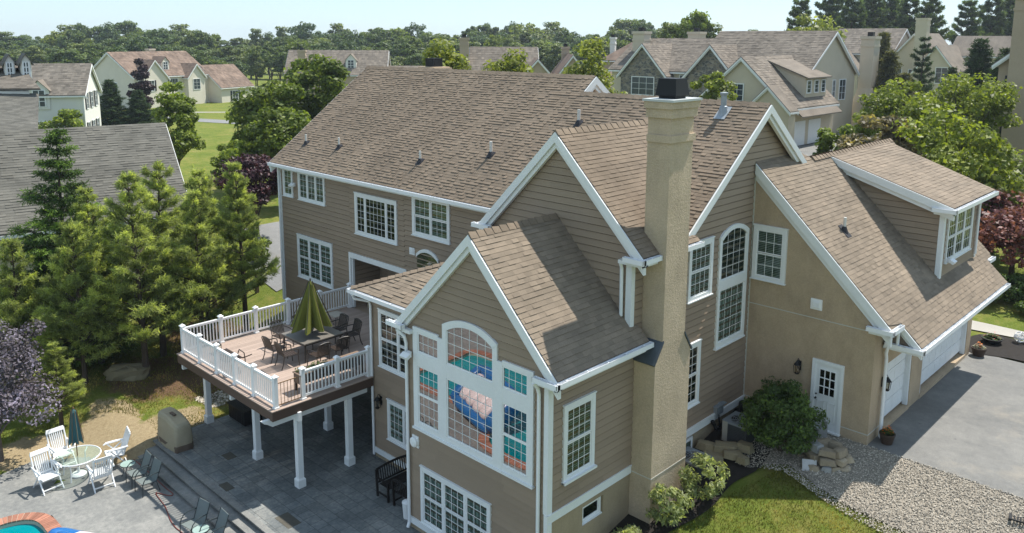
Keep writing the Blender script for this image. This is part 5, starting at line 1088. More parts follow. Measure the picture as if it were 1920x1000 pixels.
m.box(-.34,.34,-.28,-.24,0,.035); m.box(-.34,.34,.24,.28,0,.035); m.box(-.34,-.30,-.28,.28,0,.035); m.box(.30,.34,-.28,.28,0,.035); o=m.build('drain_grate',BLACK); o.location=(30.0,3.55,H(30,3.5)+.05); o.rotation_euler=(R_(-8),0,R_(12)); tag(o,'black drain grate in the gravel at the lower right corner','drain grate')
# split rail fence under the pines
FEN=plain('weathered_rail',(.13,.10,.075),.9,.25,4,30)
t=thing('split_rail_fence','weathered split rail fence running under the pines','fence',(-4.4,-3,H(-4.4,-3))); L_=t.location
fp=[(-7.8,-8.2),(-5.3,-7.0),(-4.1,-5.2),(-4.7,-3.6),(-4.6,-1.4),(-4.3,.8)]
for x,y in fp: m=MB(); z=H(x,y); m.box(x-.08,x+.08,y-.08,y+.08,z-.1,z+1.15); m.build('post',FEN,t,L_)
for a,b in zip(fp,fp[1:]):
    m=MB()
    for h in (.3,.65,1.0): m.tube([(*a,H(*a)+h),(*b,H(*b)+h+.03)],.05,6)
    m.build('rails',FEN,t,L_)
# ================================================================ neighbouring houses
CREAM=plain('cream_stucco',(.53,.46,.35),.9,.10,.6,12); CREAM3=plain('pale_cream_stucco',(.65,.60,.505),.9,.08,.6,12); CREAMW=plain('white_siding',(.66,.65,.60),.8,.05,.6,8); TANW=plain('tan_wall',(.40,.315,.225),.9,.1,.6,8); BROWNW=plain('brown_wall',(.16,.10,.07),.9,.15,.6,8); BLUEG=plain('far_pane',(.03,.045,.06),.15,.3,3,10,spec=.6); SHUT=plain('black_shutter',(.015,.017,.02),.6)
def stonem():
    m,t,p=nodes('stone_veneer'); oc=objco(t); v=N(t,'ShaderNodeTexVoronoi'); v.inputs['Scale'].default_value=2.6; mp=N(t,'ShaderNodeMapping'); mp.inputs['Scale'].default_value=(1,1,2.0); t.links.new(oc,mp.inputs[0]); t.links.new(mp.outputs[0],v.inputs['Vector'])
    c=ramp(t,N(t,'ShaderNodeSeparateColor').outputs[0],[(0,(.1,.1,.1)),(1,(.3,.3,.3))]); sc=[n for n in t.nodes if n.bl_idname=='ShaderNodeSeparateColor'][0]; t.links.new(v.outputs['Color'],sc.inputs[0])
    c=ramp(t,sc.outputs[0],[(0,(.06,.06,.06)),(.4,(.13,.12,.10)),(.7,(.20,.16,.11)),(1,(.28,.25,.2))])
    v2=N(t,'ShaderNodeTexVoronoi',feature='DISTANCE_TO_EDGE'); v2.inputs['Scale'].default_value=2.6; t.links.new(mp.outputs[0],v2.inputs['Vector'])
    c=mixc(t,ramp(t,v2.outputs[0],[(.02,(1,1,1)),(.06,(0,0,0))]),c,(.25,.24,.22)); t.links.new(c,p.inputs['Base Color']); p.inputs['Roughness'].default_value=.9; return m
STONEV=stonem(); ROOFG2=shingle('grey_brown_shingle',(.165,.145,.122),.25,.15)
def wing(root,x0,x1,y0,y1,zb,ze,zr,axis,wm,rm,oh=.35,hip=False,fine=None):
    m=MB(); m.box(x0,x1,y0,y1,zb,ze); xm,ym=(x0+x1)/2,(y0+y1)/2
    if axis=='x':
        s=(zr-ze)/(ym-y0)
        if not hip: m.prism([(x0,y0,ze),(x0,y1,ze),(x0,ym,zr)],(x1-x0,0,0))
        E0,E1=(y0-oh,ze-s*oh),(y1+oh,ze-s*oh); a,b=x0-oh,x1+oh; ha=(ym-y0) if hip else 0
        A=[(a,E0[0],E0[1]),(b,E0[0],E0[1]),(b-ha,ym,zr),(a+ha,ym,zr)]; B=[(a,E1[0],E1[1]),(b,E1[0],E1[1]),(b-ha,ym,zr),(a+ha,ym,zr)]; U=(1,0,0)
        ends=[((a,E0[0],E0[1]),(a,ym,zr),(-1,0,0)),((a,ym,zr),(a,E1[0],E1[1]),(-1,0,0)),((b,E0[0],E0[1]),(b,ym,zr),(1,0,0)),((b,ym,zr),(b,E1[0],E1[1]),(1,0,0))]
        eav=[((a,E0[0],E0[1]),(b,E0[0],E0[1])),((a,E1[0],E1[1]),(b,E1[0],E1[1]))]; hips=[[A[0],B[0],A[3]],[A[1],B[1],A[2]]]; hU=(0,1,0)
    else:
        s=(zr-ze)/(xm-x0)
        if not hip: m.prism([(x0,y0,ze),(x1,y0,ze),(xm,y0,zr)],(0,y1-y0,0))
        E0,E1=(x0-oh,ze-s*oh),(x1+oh,ze-s*oh); a,b=y0-oh,y1+oh; ha=(xm-x0) if hip else 0
        A=[(E0[0],a,E0[1]),(E0[0],b,E0[1]),(xm,b-ha,zr),(xm,a+ha,zr)]; B=[(E1[0],a,E1[1]),(E1[0],b,E1[1]),(xm,b-ha,zr),(xm,a+ha,zr)]; U=(0,1,0)
        ends=[((E0[0],a,E0[1]),(xm,a,zr),(0,-1,0)),((xm,a,zr),(E1[0],a,E1[1]),(0,-1,0)),((E0[0],b,E0[1]),(xm,b,zr),(0,1,0)),((xm,b,zr),(E1[0],b,E1[1]),(0,1,0))]
        eav=[((E0[0],a,E0[1]),(E0[0],b,E0[1])),((E1[0],a,E1[1]),(E1[0],b,E1[1]))]; hips=[[A[0],B[0],A[3]],[A[1],B[1],A[2]]]; hU=(1,0,0)
    m.build('wall',wm,root)
    mr=MB(); up3=Vector((0,0,.06))
    for P in (A,B)+tuple(hips if hip else ()):
        if fine:
            V=[Vector(p) for p in P]; n=(V[1]-V[0]).cross(V[2]-V[0]).normalized(); n=-n if n.z<0 else n; Ud=Vector(U if P in (A,B) else hU); Vd=n.cross(Ud).normalized()
            if Vd.z<0: Ud=-Ud; Vd=n.cross(Ud).normalized()
            F=Fr(V[0]+up3,Ud,Vd); courses(mr,F,[((p-V[0]).dot(F.U),(p-V[0]).dot(F.V)) for p in V],fine,(.012,.014,.03),(.25,.6),rng)
        q=[Vector(p)+up3 for p in P]; mr.prism([Vector(p)-up3 for p in P],up3*1.95)
    mr.build('roof',rm,root)
    mb=MB()
    if not hip:
        for s_ in ends:
            x=rake(*s_,.16,.05,.03); b0=len(mb.v); mb.v+=x.v; mb.f+=[tuple(i+b0 for i in f) for f in x.f]; mb.t+=x.t
    for p,q in eav: mb.bar(Vector(p)+Vector((0,0,-.12)),Vector(q)+Vector((0,0,-.12)),.1,.16)
    mb.build('trim',WHITE,root)
def nwin(root,F,u,v,w,h,cols=2,rows=3,shut=False,fm=None):
    mb=MB(); c=.09
    for q in ((u-c,u,v-c,v+h+c),(u+w,u+w+c,v-c,v+h+c),(u,u+w,v-c,v),(u,u+w,v+h,v+h+c)): F.box(mb,*q,0,.08)
    for i in range(1,cols): F.box(mb,u+w*i/cols-.02,u+w*i/cols+.02,v,v+h,.03,.05)
    for i in range(1,rows): F.box(mb,u,u+w,v+h*i/rows-.015,v+h*i/rows+.015,.0305,.0495)
    o=mb.build('window',fm or WHITE,root); mb=MB(); mb.quad(F(u,v,.03),F(u+w,v,.03),F(u+w,v+h,.03),F(u,v+h,.03)); mb.build('pane',BLUEG,o)
    if shut:
        for a in (u-c-.42,u+w+c): mb=MB(); F.box(mb,a,a+.40,v-.05,v+h+.05,.0,.06); mb.build('shutter',SHUT,o)
def chim(root,x0,x1,y0,y1,z0,z1,mat=None,flare=0):
    m=MB(); m.box(x0,x1,y0,y1,z0,z1-.3); m.box(x0-.1,x1+.1,y0-.1,y1+.1,z1-.3,z1); m.box(x0-.06,x1+.06,y0-.06,y1+.06,z1-1.1,z1-.9)
    if flare: m.add([(x0-flare,y0-flare,z0),(x1+flare,y0-flare,z0),(x1+flare,y1+flare,z0),(x0-flare,y1+flare,z0),(x0,y0,z0+flare*1.6),(x1,y0,z0+flare*1.6),(x1,y1,z0+flare*1.6),(x0,y1,z0+flare*1.6)],((0,1,5,4),(1,2,6,5),(2,3,7,6),(3,0,4,7)))
    o=m.build('chimney',mat or CREAM,root); m=MB(); xm,ym=(x0+x1)/2,(y0+y1)/2; m.box(xm-.28,xm+.28,ym-.28,ym+.28,z1,z1+.45); m.build('chimney_hood',BLACK,o)
def gdorm(root,x,y,zb,w,h,rise,dirv,back,wm,rm,arch=False):
    """small gabled dormer: front centre (x,y), facing dirv ('+x','-y')"""
    s={'-y':(Vector((1,0,0)),Vector((0,1,0))),'+x':(Vector((0,1,0)),Vector((-1,0,0)))}[dirv]; u,d=s; P=Vector((x,y,zb)); Z=Vector((0,0,1)); m=MB()
    m.prism([P-u*w/2,P+u*w/2,P+u*w/2+Z*h,P+Z*(h+rise),P-u*w/2+Z*h],d*back); o=m.build('dormer',wm,root)
    m=MB(); e=.15
    for sg in (-1,1):
        a=P+u*sg*(w/2+e)+Z*(h-e*rise/(w/2))-d*.15; b=P+Z*(h+rise+.03)-d*.15; nz=Z*.07; m.prism([a,b,b+nz,a+nz],d*(back+.15))
    m.build('roof',rm,o); F=Fr(P-u*w/2,u,Z); m=MB(); F.box(m,w*.2,w*.8,.25,h,0,.06)
    F.box(m,w*.2-.05,w*.2,.2,h+.05,0,.09); F.box(m,w*.8,w*.8+.05,.2,h+.05,0,.09); wf=m.build('window',WHITE,o); m=MB(); 
    for i in range(2):
        for j in range(3): a=w*.2+.05+i*(w*.6-.05)/2; b=.32+j*(h-.3)/3; F.box(m,a,a+(w*.6-.2)/2,b,b+(h-.5)/3,.06,.065)
    m.build('pane',BLUEG,wf)
# R1: stone and stucco house behind on the right (same plan as the main house)
o=thing('neighbour_house','cream stucco house with two stone gables and tall chimney behind the main roof','house',(0,0,0)); B=.1
wing(o,-13.5,-1.0,57.1,69.2,B,6.4,10.55,'x',CREAM,ROOFN,.35,fine=.3); wing(o,-24.6,-13.5,57.6,68.2,B,6.4,9.75,'x',CREAM,ROOFN,.35,fine=.3)
wing(o,-22.4,-16.4,56.4,62,B,6.0,9.2,'y',STONEV,ROOFN,.35,fine=.3); wing(o,-13.6,-7.6,55.9,62,B,5.9,9.1,'y',STONEV,ROOFN,.35,fine=.3)
wing(o,-8.2,1.0,49.6,59.6,B,3.9,8.1,'y',CREAM,ROOFN,.35,fine=.3); wing(o,-2.6,1.5,48.9,50.2,B,3.6,5.6,'y',CREAM,ROOFN,.2)
m=MB(); m.prism([(1.0,50.6,3.75),(2.0,50.6,2.9),(2.0,50.6,2.8),(1.0,50.6,3.5)],(0,8.6,0)); m.build('roof',ROOFN,o)
m=MB(); m.prism([(-3.4,53.8,7.7),(.6,53.8,6.2),(.6,53.8,4.4)],(0,4.6,0)); m.box(-.9,.62,53.83,58.37,4.6,6.1); m.build('dormer',CREAM,o); m=MB(); m.prism([(-3.6,53.5,7.95),(1.0,53.5,6.25),(1.0,53.5,6.15),(-3.6,53.5,7.8)],(0,5.2,0)); m.build('roof',ROOFN,o)
Fe=Fr((-1.0,57.1,0),(0,1,0),(0,0,1)); Fs1=Fr((-22.4,56.4,0),(1,0,0),(0,0,1)); Fg=Fr((-8.2,49.6,0),(1,0,0),(0,0,1)); Fd2=Fr((.62,53.8,0),(0,1,0),(0,0,1)); Fdo=Fr((1.0,50.2,0),(0,1,0),(0,0,1))
nwin(o,Fs1,1.6,3.6,2.9,1.9,3,3); nwin(o,Fr((-16.3,57.6,0),(1,0,0),(0,0,1)),1.0,4.9,1.6,.9,2,2); nwin(o,Fg,3.6,3.6,1.2,2.0,2,4); 
for u,w in ((4.2,.8),(5.5,1.6),(9.0,.6),): nwin(o,Fe,u-2.5,3.9,w,1.7,2,3)
nwin(o,Fe,8.2,3.6,1.5,2.0,2,3)
for a in (0.4,2.0,3.5): nwin(o,Fd2,a-.1,4.85,.75,1.05,1,3)
chim(o,-.9,.5,70.0,71.6,B,10.1,None,0); chim(o,-23.8,-22.2,60.4,61.8,B,10.6); chim(o,-20.2,-18.6,66.6,68,B,10.6)
m=MB(); m.add([(-1.2,69.6,3.2),(1.1,69.6,3.2),(1.1,72.0,3.2),(-1.2,72.0,3.2),(-.9,70,4.6),(.5,70,4.6),(.5,71.6,4.6),(-.9,71.6,4.6)],((0,1,5,4),(1,2,6,5),(2,3,7,6),(3,0,4,7))); m.box(-1.2,1.1,69.6,72,B,3.2); m.build('chimney_base',CREAM,o)
for y0,y1 in ((.6,3.2),(3.9,6.5)):
    m=MB(); Fdo.box(m,y0,y1,B,2.35,-.02,.03); 
    for k in range(1,4): Fdo.box(m,y0,y1,B+k*.56-.015,B+k*.56+.015,.03,.045)
    m.build('garage_door',WHITE,o)
# L1: grey roofed house at the left
o=thing('neighbour_house','house with large plain grey shingle roof at the left edge behind the spruce','house',(-15.3,-6.5,0),R_(-9.5))
wing(o,-4.4,4.4,-12,6.9,-3.6,.45,4.62,'y',CREAM,ROOFL,.4,fine=.17); 
wi=o.matrix_basis.copy(); Lx,Ly=-15.3,-6.5; ca,sa=math.cos(R_(9.5)),math.sin(R_(9.5))
def lc(p): dx,dy=p[0]-Lx,p[1]-Ly; return Vector((dx*ca-dy*sa,dx*sa+dy*ca,p[2]))
def slope(name,P,mat,ex=.2):
    P=[lc(p) for p in P]; n=(P[1]-P[0]).cross(P[3]-P[0]).normalized(); n=-n if n.z<0 else n; U=(P[1]-P[0]).normalized(); V=n.cross(U).normalized()
    if V.z<0: U=-U; V=n.cross(U).normalized()
    F=Fr(P[0],U,V); pol=[((p-P[0]).dot(F.U),(p-P[0]).dot(F.V)) for p in P]; m=MB(); courses(m,F,pol,ex,(.012,.02),(.25,.5),rng); m.prism([F(u,v,-.12) for u,v in pol],F.N*.1); return m.build(name,mat,o)
# tall part behind: steep lower roof, pale low upper roof with three arched dormers
slope('roof',[(-26.6,-12.5,3.2),(-20.3,-4.4,3.6),(-26.6,-2.4,6.25),(-34,-9.5,6.0)],ROOFL); slope('roof',[(-34.2,-9.6,6.15),(-26.2,-2.3,6.25),(-32.2,-1.6,7.3),(-39,-8,7.4)],ROOFG2)
m=MB(); P=[lc(p) for p in ((-27,-12,-3.5),(-21.2,-4.8,-3.5),(-27,-2.6,-3.5),(-35,-9,-3.5))]; m.prism(P,(0,0,6.6)); m.build('wall',CREAMW,o)
m=MB(); P=[lc(p) for p in ((-27.0,-2.75,3.2),(-33.6,-9.2,3.2),(-38,-7.6,3.2),(-32.5,-1.4,3.2))]; m.prism(P,(0,0,2.85)); m.build('wall',CREAMW,o)
for q in ((-31.7,-3.6,6.45),(-30.9,-2.75,6.5),(-30.1,-1.95,6.55)): p=lc(q); gdorm(o,p.x,p.y,p.z,.62,1.35,.5,'+x',2.0,CREAMW,ROOFL)
Fw=Fr((4.4,-12,0),(0,1,0),(0,0,1))
for u in (3.0,6.4,12.5): nwin(o,Fw,u,-2.2,1.1,1.7,3,4,True)
m=MB(); m.box(2.2,4.6,-7.9,-6.4,-3.6,1.1); m.build('wall',TANW,o); m=MB(); m.box(2.0,4.85,-8.1,-6.2,1.1,1.22); m.build('trim',WHITE,o)
m=MB(); m.tube([(4.7,-6.3,1.1),(4.5,-6.3,-3.6)],.05,6); m.build('downspout',ALU,o)
# L2 white house, L3 cream house, far houses
o=thing('neighbour_house','white sided house with black shutters and small gabled dormer beyond the grey roof','house',(-63.1,12.4,-2.6),R_(60))
wing(o,-13,0,0,8.4,-.5,6.1,9.2,'x',CREAMW,ROOFG2,.3,fine=.35); F=Fr((-13,0,0),(1,0,0),(0,0,1)); F2=Fr((0,0,0),(0,1,0),(0,0,1))
gdorm(o,-4.3,-.15,4.4,2.0,2.1,1.0,'-y',2.5,CREAMW,ROOFN); nwin(o,F,8.1,1.3,1.1,1.7,3,4,True)
for v in (1.0,4.3):
    for u in (1.3,3.7,6.0): nwin(o,F2,u,v,.8,1.7,2,3,True)
m=MB(); m.box(-.06,.06,-.06,.06,-.5,6.0); m.build('corner_board',WHITE,o)
o=thing('neighbour_house','big cream house with many cross gables and brown roof beyond the lawn','house',(-114.1,37.7,-3.1),R_(110))
wing(o,0,17.5,0,11.6,-.5,6.0,10.1,'x',CREAM3,ROOFR,.35,fine=.5); wing(o,17.5,26,-3.2,6.5,-.5,3.4,7.4,'x',CREAM3,ROOFR,.35,fine=.5)
wing(o,.8,6.6,-1.0,5,-.5,5.6,8.8,'y',CREAM3,ROOFR,.3,fine=.5); wing(o,11.2,15.4,-1.2,5,-.5,5.6,7.9,'y',CREAM3,ROOFR,.3,fine=.5); wing(o,24.2,27.6,-1.0,4.0,-.5,2.8,5.3,'x',STONEV,ROOFR,.3)
gdorm(o,8.3,1.2,6.6,1.7,1.7,.9,'-y',3,CREAM3,ROOFR)
F=Fr((0,0,0),(1,0,0),(0,0,1)); 
nwin(o,Fr((.8,-1.0,0),(1,0,0),(0,0,1)),1.5,3.3,1.1,1.8,2,3,True); nwin(o,F,7.2,3.5,2.6,1.7,4,2); nwin(o,Fr((11.2,-1.2,0),(1,0,0),(0,0,1)),1.3,3.1,1.6,1.9,2,3); nwin(o,F,9.2,.4,1.6,1.7,2,3); nwin(o,Fr((17.5,-3.2,0),(1,0,0),(0,0,1)),2.9,.5,1.5,1.9,2,3,True)
F=Fr((26,-3.2,0),(0,1,0),(0,0,1)); nwin(o,F,2.0,.5,1.2,1.9,2,3,True); nwin(o,F,4.2,4.0,1.0,1.7,2,3)
F=Fr((0,11.6,0),(0,-1,0),(0,0,1)); nwin(o,F,2.0,3.4,1.1,1.4,1,2); nwin(o,F,6.0,2.5,1.4,2.2,1,2); nwin(o,F,6.6,-.2,1.6,2.0,1,2); chim(o,11,12.4,8,9,5,10.6)
o=thing('neighbour_house','tan house with long pale roof and white dormer in front of the far woods','house',(-92.4,54.8,-2.6),R_(48))
wing(o,0,17,0,10,-.5,6.2,10.1,'x',TANW,ROOFN,.3,fine=.5); wing(o,17,24,1,8,-.5,5.0,7.4,'x',TANW,ROOFN,.3); gdorm(o,11,1.2,6.8,1.8,1.7,1.0,'-y',3,CREAMW,ROOFN); gdorm(o,5.5,1.2,6.8,1.8,1.7,1.0,'-y',3,CREAMW,ROOFN); chim(o,2.0,3.3,.8,1.8,0,10.2,TANW); wing(o,23,27,-.2,6,-.5,5.3,7.3,'y',CREAMW,ROOFN,.3)
o=thing('neighbour_house','brown sided house with a tall tan chimney beyond the ridge lindens','house',(-47.8,56.8,-1.6),R_(46))
wing(o,0,9,0,9,-.5,6.4,10.1,'x',BROWNW,ROOFN,.3,fine=.5); wing(o,6.5,11,-4.5,5,-.5,6.2,8.7,'y',TANW,ROOFR,.3); wing(o,11,16,-3,6,-.5,6.0,9.2,'y',TANW,ROOFR,.3); wing(o,16,22,-1,5,-.5,5.0,6.8,'x',TANW,ROOFR,.3); chim(o,-1.6,-.4,1.2,2.4,-.5,11.4,TANW); chim(o,12.8,13.8,5,6,4,10.2,TANW)
o=thing('neighbour_house','cream house with many roofs and a tall chimney below the dark pines at right','house',(-20,116,0),0)
wing(o,-14,6,0,11,0,7.8,11.6,'x',CREAM,ROOFN,.3,fine=.6); wing(o,6,14,-2,9,0,6.2,10.8,'y',CREAM,ROOFN,.3); wing(o,11.5,17.5,-6,3,0,5.2,9.0,'y',CREAM,ROOFN,.3); wing(o,14,26,2,10,0,7.6,10.4,'x',CREAM,ROOFN,.3); chim(o,11.0,12.6,-5,-3.6,0,13.0,CREAM); wing(o,-4,3,-5,2,0,4.8,8.0,'y',CREAM,ROOFN,.3)
F=Fr((6,-2,0),(1,0,0),(0,0,1)); nwin(o,F,1.2,3.4,1.3,1.9,2,3); nwin(o,F,3.6,3.4,1.3,1.9,2,3); F=Fr((11.5,-6,0),(1,0,0),(0,0,1)); nwin(o,F,3.2,3.6,1.5,2.2,2,3); m=MB(); m.prism([(3.0,1.0,8.35),(4.6,1.0,8.35),(4.6,2.0,9.1),(3.0,2.0,9.1)],(0,-.12,.15)); m.build('skylight',BLUEG,o)
o=thing('neighbour_house','tan house with tall chimney and black shutters at the right edge','house',(17.35,49.3,-2),0)
wing(o,0,10,0,9,0,10.2,14.4,'y',TANW,ROOFN,.35); chim(o,.75,2.3,-.6,.2,0,14.9,TANW); F=Fr((0,0,0),(1,0,0),(0,0,1)); nwin(o,F,1.0,3.6,1.2,2.5,3,4,True); nwin(o,F,1.0,6.9,1.2,2.2,3,4,True)
o=thing('neighbour_house','small house with brown hipped roof between the birch and the stone gable','house',(-46,83,-1.0),R_(20)); wing(o,0,9,0,8,0,7.6,10.2,'x',TANW,ROOFR,.3,True); wing(o,4,8,-5,2,0,6.4,8.6,'y',TANW,ROOFR,.3); chim(o,.4,1.2,3,3.8,5,11,CREAMW)
# ================================================================ trees
def nmesh(name,V,Fq,tone,mat):
    me=bpy.data.meshes.new(name); n=len(Fq); k=Fq.shape[1]
    me.vertices.add(len(V)); me.vertices.foreach_set('co',np.ascontiguousarray(V,dtype=np.float32).ravel())
    me.loops.add(n*k); me.loops.foreach_set('vertex_index',np.ascontiguousarray(Fq,dtype=np.int32).ravel())
    me.polygons.add(n); me.polygons.foreach_set('loop_start',np.arange(0,n*k,k,dtype=np.int32)); me.polygons.foreach_set('loop_total',np.full(n,k,dtype=np.int32))
    me.update(calc_edges=True); a=me.attributes.new('tone','FLOAT','FACE'); a.data.foreach_set('value',np.asarray(tone,dtype=np.float32)); me.materials.append(mat); return me
def unit(v): return v/np.maximum(np.linalg.norm(v,axis=1,keepdims=True),1e-9)
def leafquads(P,Nn,size,g,asp=.6):
    n=len(P); r=unit(g.normal(size=(n,3))); T=unit(np.cross(Nn,r)); B=np.cross(Nn,T); s=size*g.uniform(.6,1.35,(n,1))
    V=np.stack([P+T*s,P+B*s*asp,P-T*s,P-B*s*asp],1); V[:,0]+=Nn*s*.15; V[:,2]-=Nn*s*.25
    return V.reshape(-1,3),np.arange(n*4).reshape(n,4)
def crownpts(g,R,nclump,nleaf,hollow=.5,shape='round',cr=(.22,.40)):
    C=unit(g.normal(size=(nclump,3)))*g.uniform(hollow,.88,(nclump,1))**.8
    if shape=='round': C[:,2]=np.where(C[:,2]<-.55,-.55+.3*g.random(nclump),C[:,2])
    C=C*np.array(R)
    if shape=='cone': C[:,:2]*=(1-.62*((C[:,2:3]/R[2])+1)/2)
    if shape=='egg': C[:,:2]*=(1-.40*np.clip(C[:,2:3]/R[2],-.2,1))
    if shape=='vase': C[:,:2]*=(1+.25*C[:,2:3]/R[2])
    rr=g.uniform(cr[0],cr[1],nclump)*min(R[0],R[1]); ct=g.uniform(.25,.75,nclump)
    k=g.integers(0,nclump,nleaf); D=unit(g.normal(size=(nleaf,3))); D[:,2]=D[:,2]*.8+.12
    P=C[k]+D*(rr[k]*g.uniform(.35,1.05,nleaf)**.6)[:,None]*np.array([1,1,.8])
    Nn=unit(D*.8+np.array([0,0,.55])+g.normal(size=(nleaf,3))*.55); t=np.clip(ct[k]+g.normal(size=nleaf)*.22,0,1)
    return P,Nn,t,C
LEAF={}
for k,c,tn,tr in (('maple',(.135,.180,.034),.45,.45),('bright',(.190,.245,.045),.4,.45),('lime',(.24,.27,.06),.35,.45),('oak',(.120,.165,.055),.45,.35),('oak2',(.145,.180,.062),.4,.35),('dusky',(.100,.145,.062),.4,.35),('plum',(.060,.024,.036),.5,.2),('silver',(.135,.115,.14),.7,.25),('beech',(.045,.026,.032),.5,.2),('redmaple',(.21,.085,.080),.5,.35),('locust',(.185,.225,.038),.42,.45),('brownish',(.20,.17,.105),.55,.35),('shrub',(.085,.135,.034),.55,.35),('weigela',(.29,.33,.14),.5,.4),('darkred',(.13,.035,.035),.4,.3)):
    LEAF[k]=leafm('leaf_'+k,c,tn,tr,(1.5,1.55,1.7) if k in('silver',) else (1.25,1.15,.8))
PINEM=leafm('pine_needle',(.31,.36,.14),.5,.56,(1.3,1.2,.9),.2); SPRM=leafm('spruce_needle',(.090,.145,.045),.5,.35,(1.7,1.6,.9),.2); DKPINE=leafm('dark_needle',(.050,.080,.034),.5,.22,(1.3,1.3,1.1),.15); TALLP=leafm('tall_pine_needle',(.095,.130,.055),.5,.3,(1.3,1.3,1.0),.15); BRCON=leafm('cedar_needle',(.11,.115,.05),.45,.3)
def trunkmesh(g,h,r,limbs,C,zc,mat):
    m=MB(); lean=g.normal(0,.02,2)*h; top=(lean[0],lean[1],h); m.tube([(0,0,-.15),(0,0,.1),(lean[0]*.5,lean[1]*.5,h*.5),top],[r*1.35,r*1.05,r*.8,r*.45],8)
    for i in range(min(limbs,len(C))):
        c=C[i]; s=.45+.5*g.random(); a=(lean[0]*s,lean[1]*s,h*s); b=(c[0]*.9,c[1]*.9,zc+c[2]*.9); mid=tuple((a[k]+b[k])/2+(.12*h*(.3 if k==2 else 0)) for k in range(3)); m.tube([a,mid,b],[r*.42,r*.28,r*.1],6)
    return m
def broad(name,seed,H_,R,leaf,mat,nl,nc,trunk,tr=.15,shape='round',hollow=.5,bark=None,limbs=8,cr=(.22,.40),asp=.6):
    """tree in local coordinates, base at 0: H_ total height, R crown radii, trunk = height of the crown base"""
    g=np.random.default_rng(seed); P,Nn,t,C=crownpts(g,R,nc,nl,hollow,shape,cr); zc=H_-R[2]*.98; 
    V,Fq=leafquads(P+np.array([0,0,zc]),Nn,leaf,g,asp); me=nmesh('crown',V,Fq,t,mat)
    o=thing(name,None,'tree'); c=bpy.data.objects.new('crown',me); COL.objects.link(c); c.parent=o
    trunkmesh(g,max(trunk+R[2]*.5,.3),tr,limbs,C,zc,bark).build('trunk',bark or BARK,o); return o
def conifer(name,seed,H_,Rb,mat,kind='pine',dens=1.,base=.12,bark=None,nw=.008,nl=.13):
    g=np.random.default_rng(seed); m=MB(); rt_=H_*.012+.02; bend=g.normal(0,.012,2)*H_
    ax=lambda f:(bend[0]*f*f,bend[1]*f*f,H_*f); m.tube([ax(f) for f in (0,.02,.3,.6,.97)],[rt_*1.4,rt_*1.15,rt_*.9,rt_*.55,.015],8)
    tips=[];dirs=[];tn=[]
    z=H_*base; 
    while z<H_*.985:
        f=z/H_; L=Rb*(1-f)**((.62 if nl>.4 else .80) if kind!='spruce' else .9)*(g.uniform(.7,1.15) if kind=='pine' else 1)+.12; nb=int(g.integers(4,7) if kind=='pine' else g.integers(6,9)); a0=g.uniform(0,6.28)
        for i in range(nb):
            a=a0+2*math.pi*i/nb+g.normal(0,.22); l=L*(g.uniform(.5,1.2) if kind=='pine' else g.uniform(.55,1.2)); up_=(.30+.45*f if kind=='pine' else (-.18+.55*f)); d=np.array([math.cos(a),math.sin(a),up_]); b0=np.array(ax(f)); n=5; pts=[]
            for k in range(n+1):
                s=k/n; dz=(.10*l*s*s if kind=='pine' else .16*l*(s*s-.2*s)); pts.append(b0+np.array([d[0]*l*s,d[1]*l*s,d[2]*l*s+dz]))
            m.tube([tuple(p) for p in pts[::2]]+[tuple(pts[-1])] if n%2 else [tuple(p) for p in pts],[rt_*.28,rt_*.2,rt_*.14,.006][:len(pts[::2])+ (1 if n%2 else 0)],5,False)
            cl=g.uniform(.2,.8)
            cnt=int((l*(26 if kind=='pine' else 34)+4)*dens)
            for q in range(cnt):
                s=g.uniform(.22 if kind!='pine' else .3,1.0)**.8; k=min(int(s*n),n-1); w=s*n-k; p=pts[k]*(1-w)+pts[k+1]*w; side=np.array([-math.sin(a),math.cos(a),0.]); off=g.normal(0,1)*.26*l*(1.05-s*.75)
                p=p+side*off+np.array([d[0],d[1],0])*abs(off)*.35; p[2]+=g.normal(0,.05)+(.08*abs(off) if kind=='pine' else -.22*abs(off)); tips.append(p); v=np.array([d[0],d[1],.55 if kind=='pine' else -.05])+side*(off/(.26*l+.01))*.5+g.normal(0,.25,3); dirs.append(v); tn.append(np.clip(cl+g.normal(0,.2)+(.15 if s>.8 else -.1),0,1))
        z+=H_*(.060 if kind=='pine' else .046)*g.uniform(.75,1.25)/max(dens,.6)**.3
    tips=np.array(tips); dirs=unit(np.array(dirs)); tn=np.array(tn); per=11 if kind=='pine' else 9
    n=len(tips); D=np.repeat(dirs,per,0); Pp=np.repeat(tips,per,0); T=np.repeat(tn,per)
    if kind=='pine': D=unit(D*.75+g.normal(size=D.shape)*.62); Ln=nl*g.uniform(.6,1.25,(n*per,1)); Pp=Pp+g.normal(size=Pp.shape)*.035
    else: Pp=Pp+D*(np.tile(np.linspace(-.16,.16,per),n)[:,None]*nl/.1); D=unit(D*.55+g.normal(size=D.shape)*.55+np.array([0,0,-.12])); Ln=nl*g.uniform(.6,1.2,(n*per,1))
    S=unit(np.cross(D,unit(g.normal(size=D.shape))))*nw; E=Pp+D*Ln
    V=np.stack([Pp-S,Pp+S,E+S*.55,E-S*.55],1).reshape(-1,3); Fq=np.arange(len(V)).reshape(-1,4)
    o=thing(name,None,'tree'); c=bpy.data.objects.new('crown',nmesh('crown',V,Fq,np.clip(T+g.normal(0,.1,len(T)),0,1),mat)); COL.objects.link(c); c.parent=o; m.build('trunk',bark or BARK,o); return o
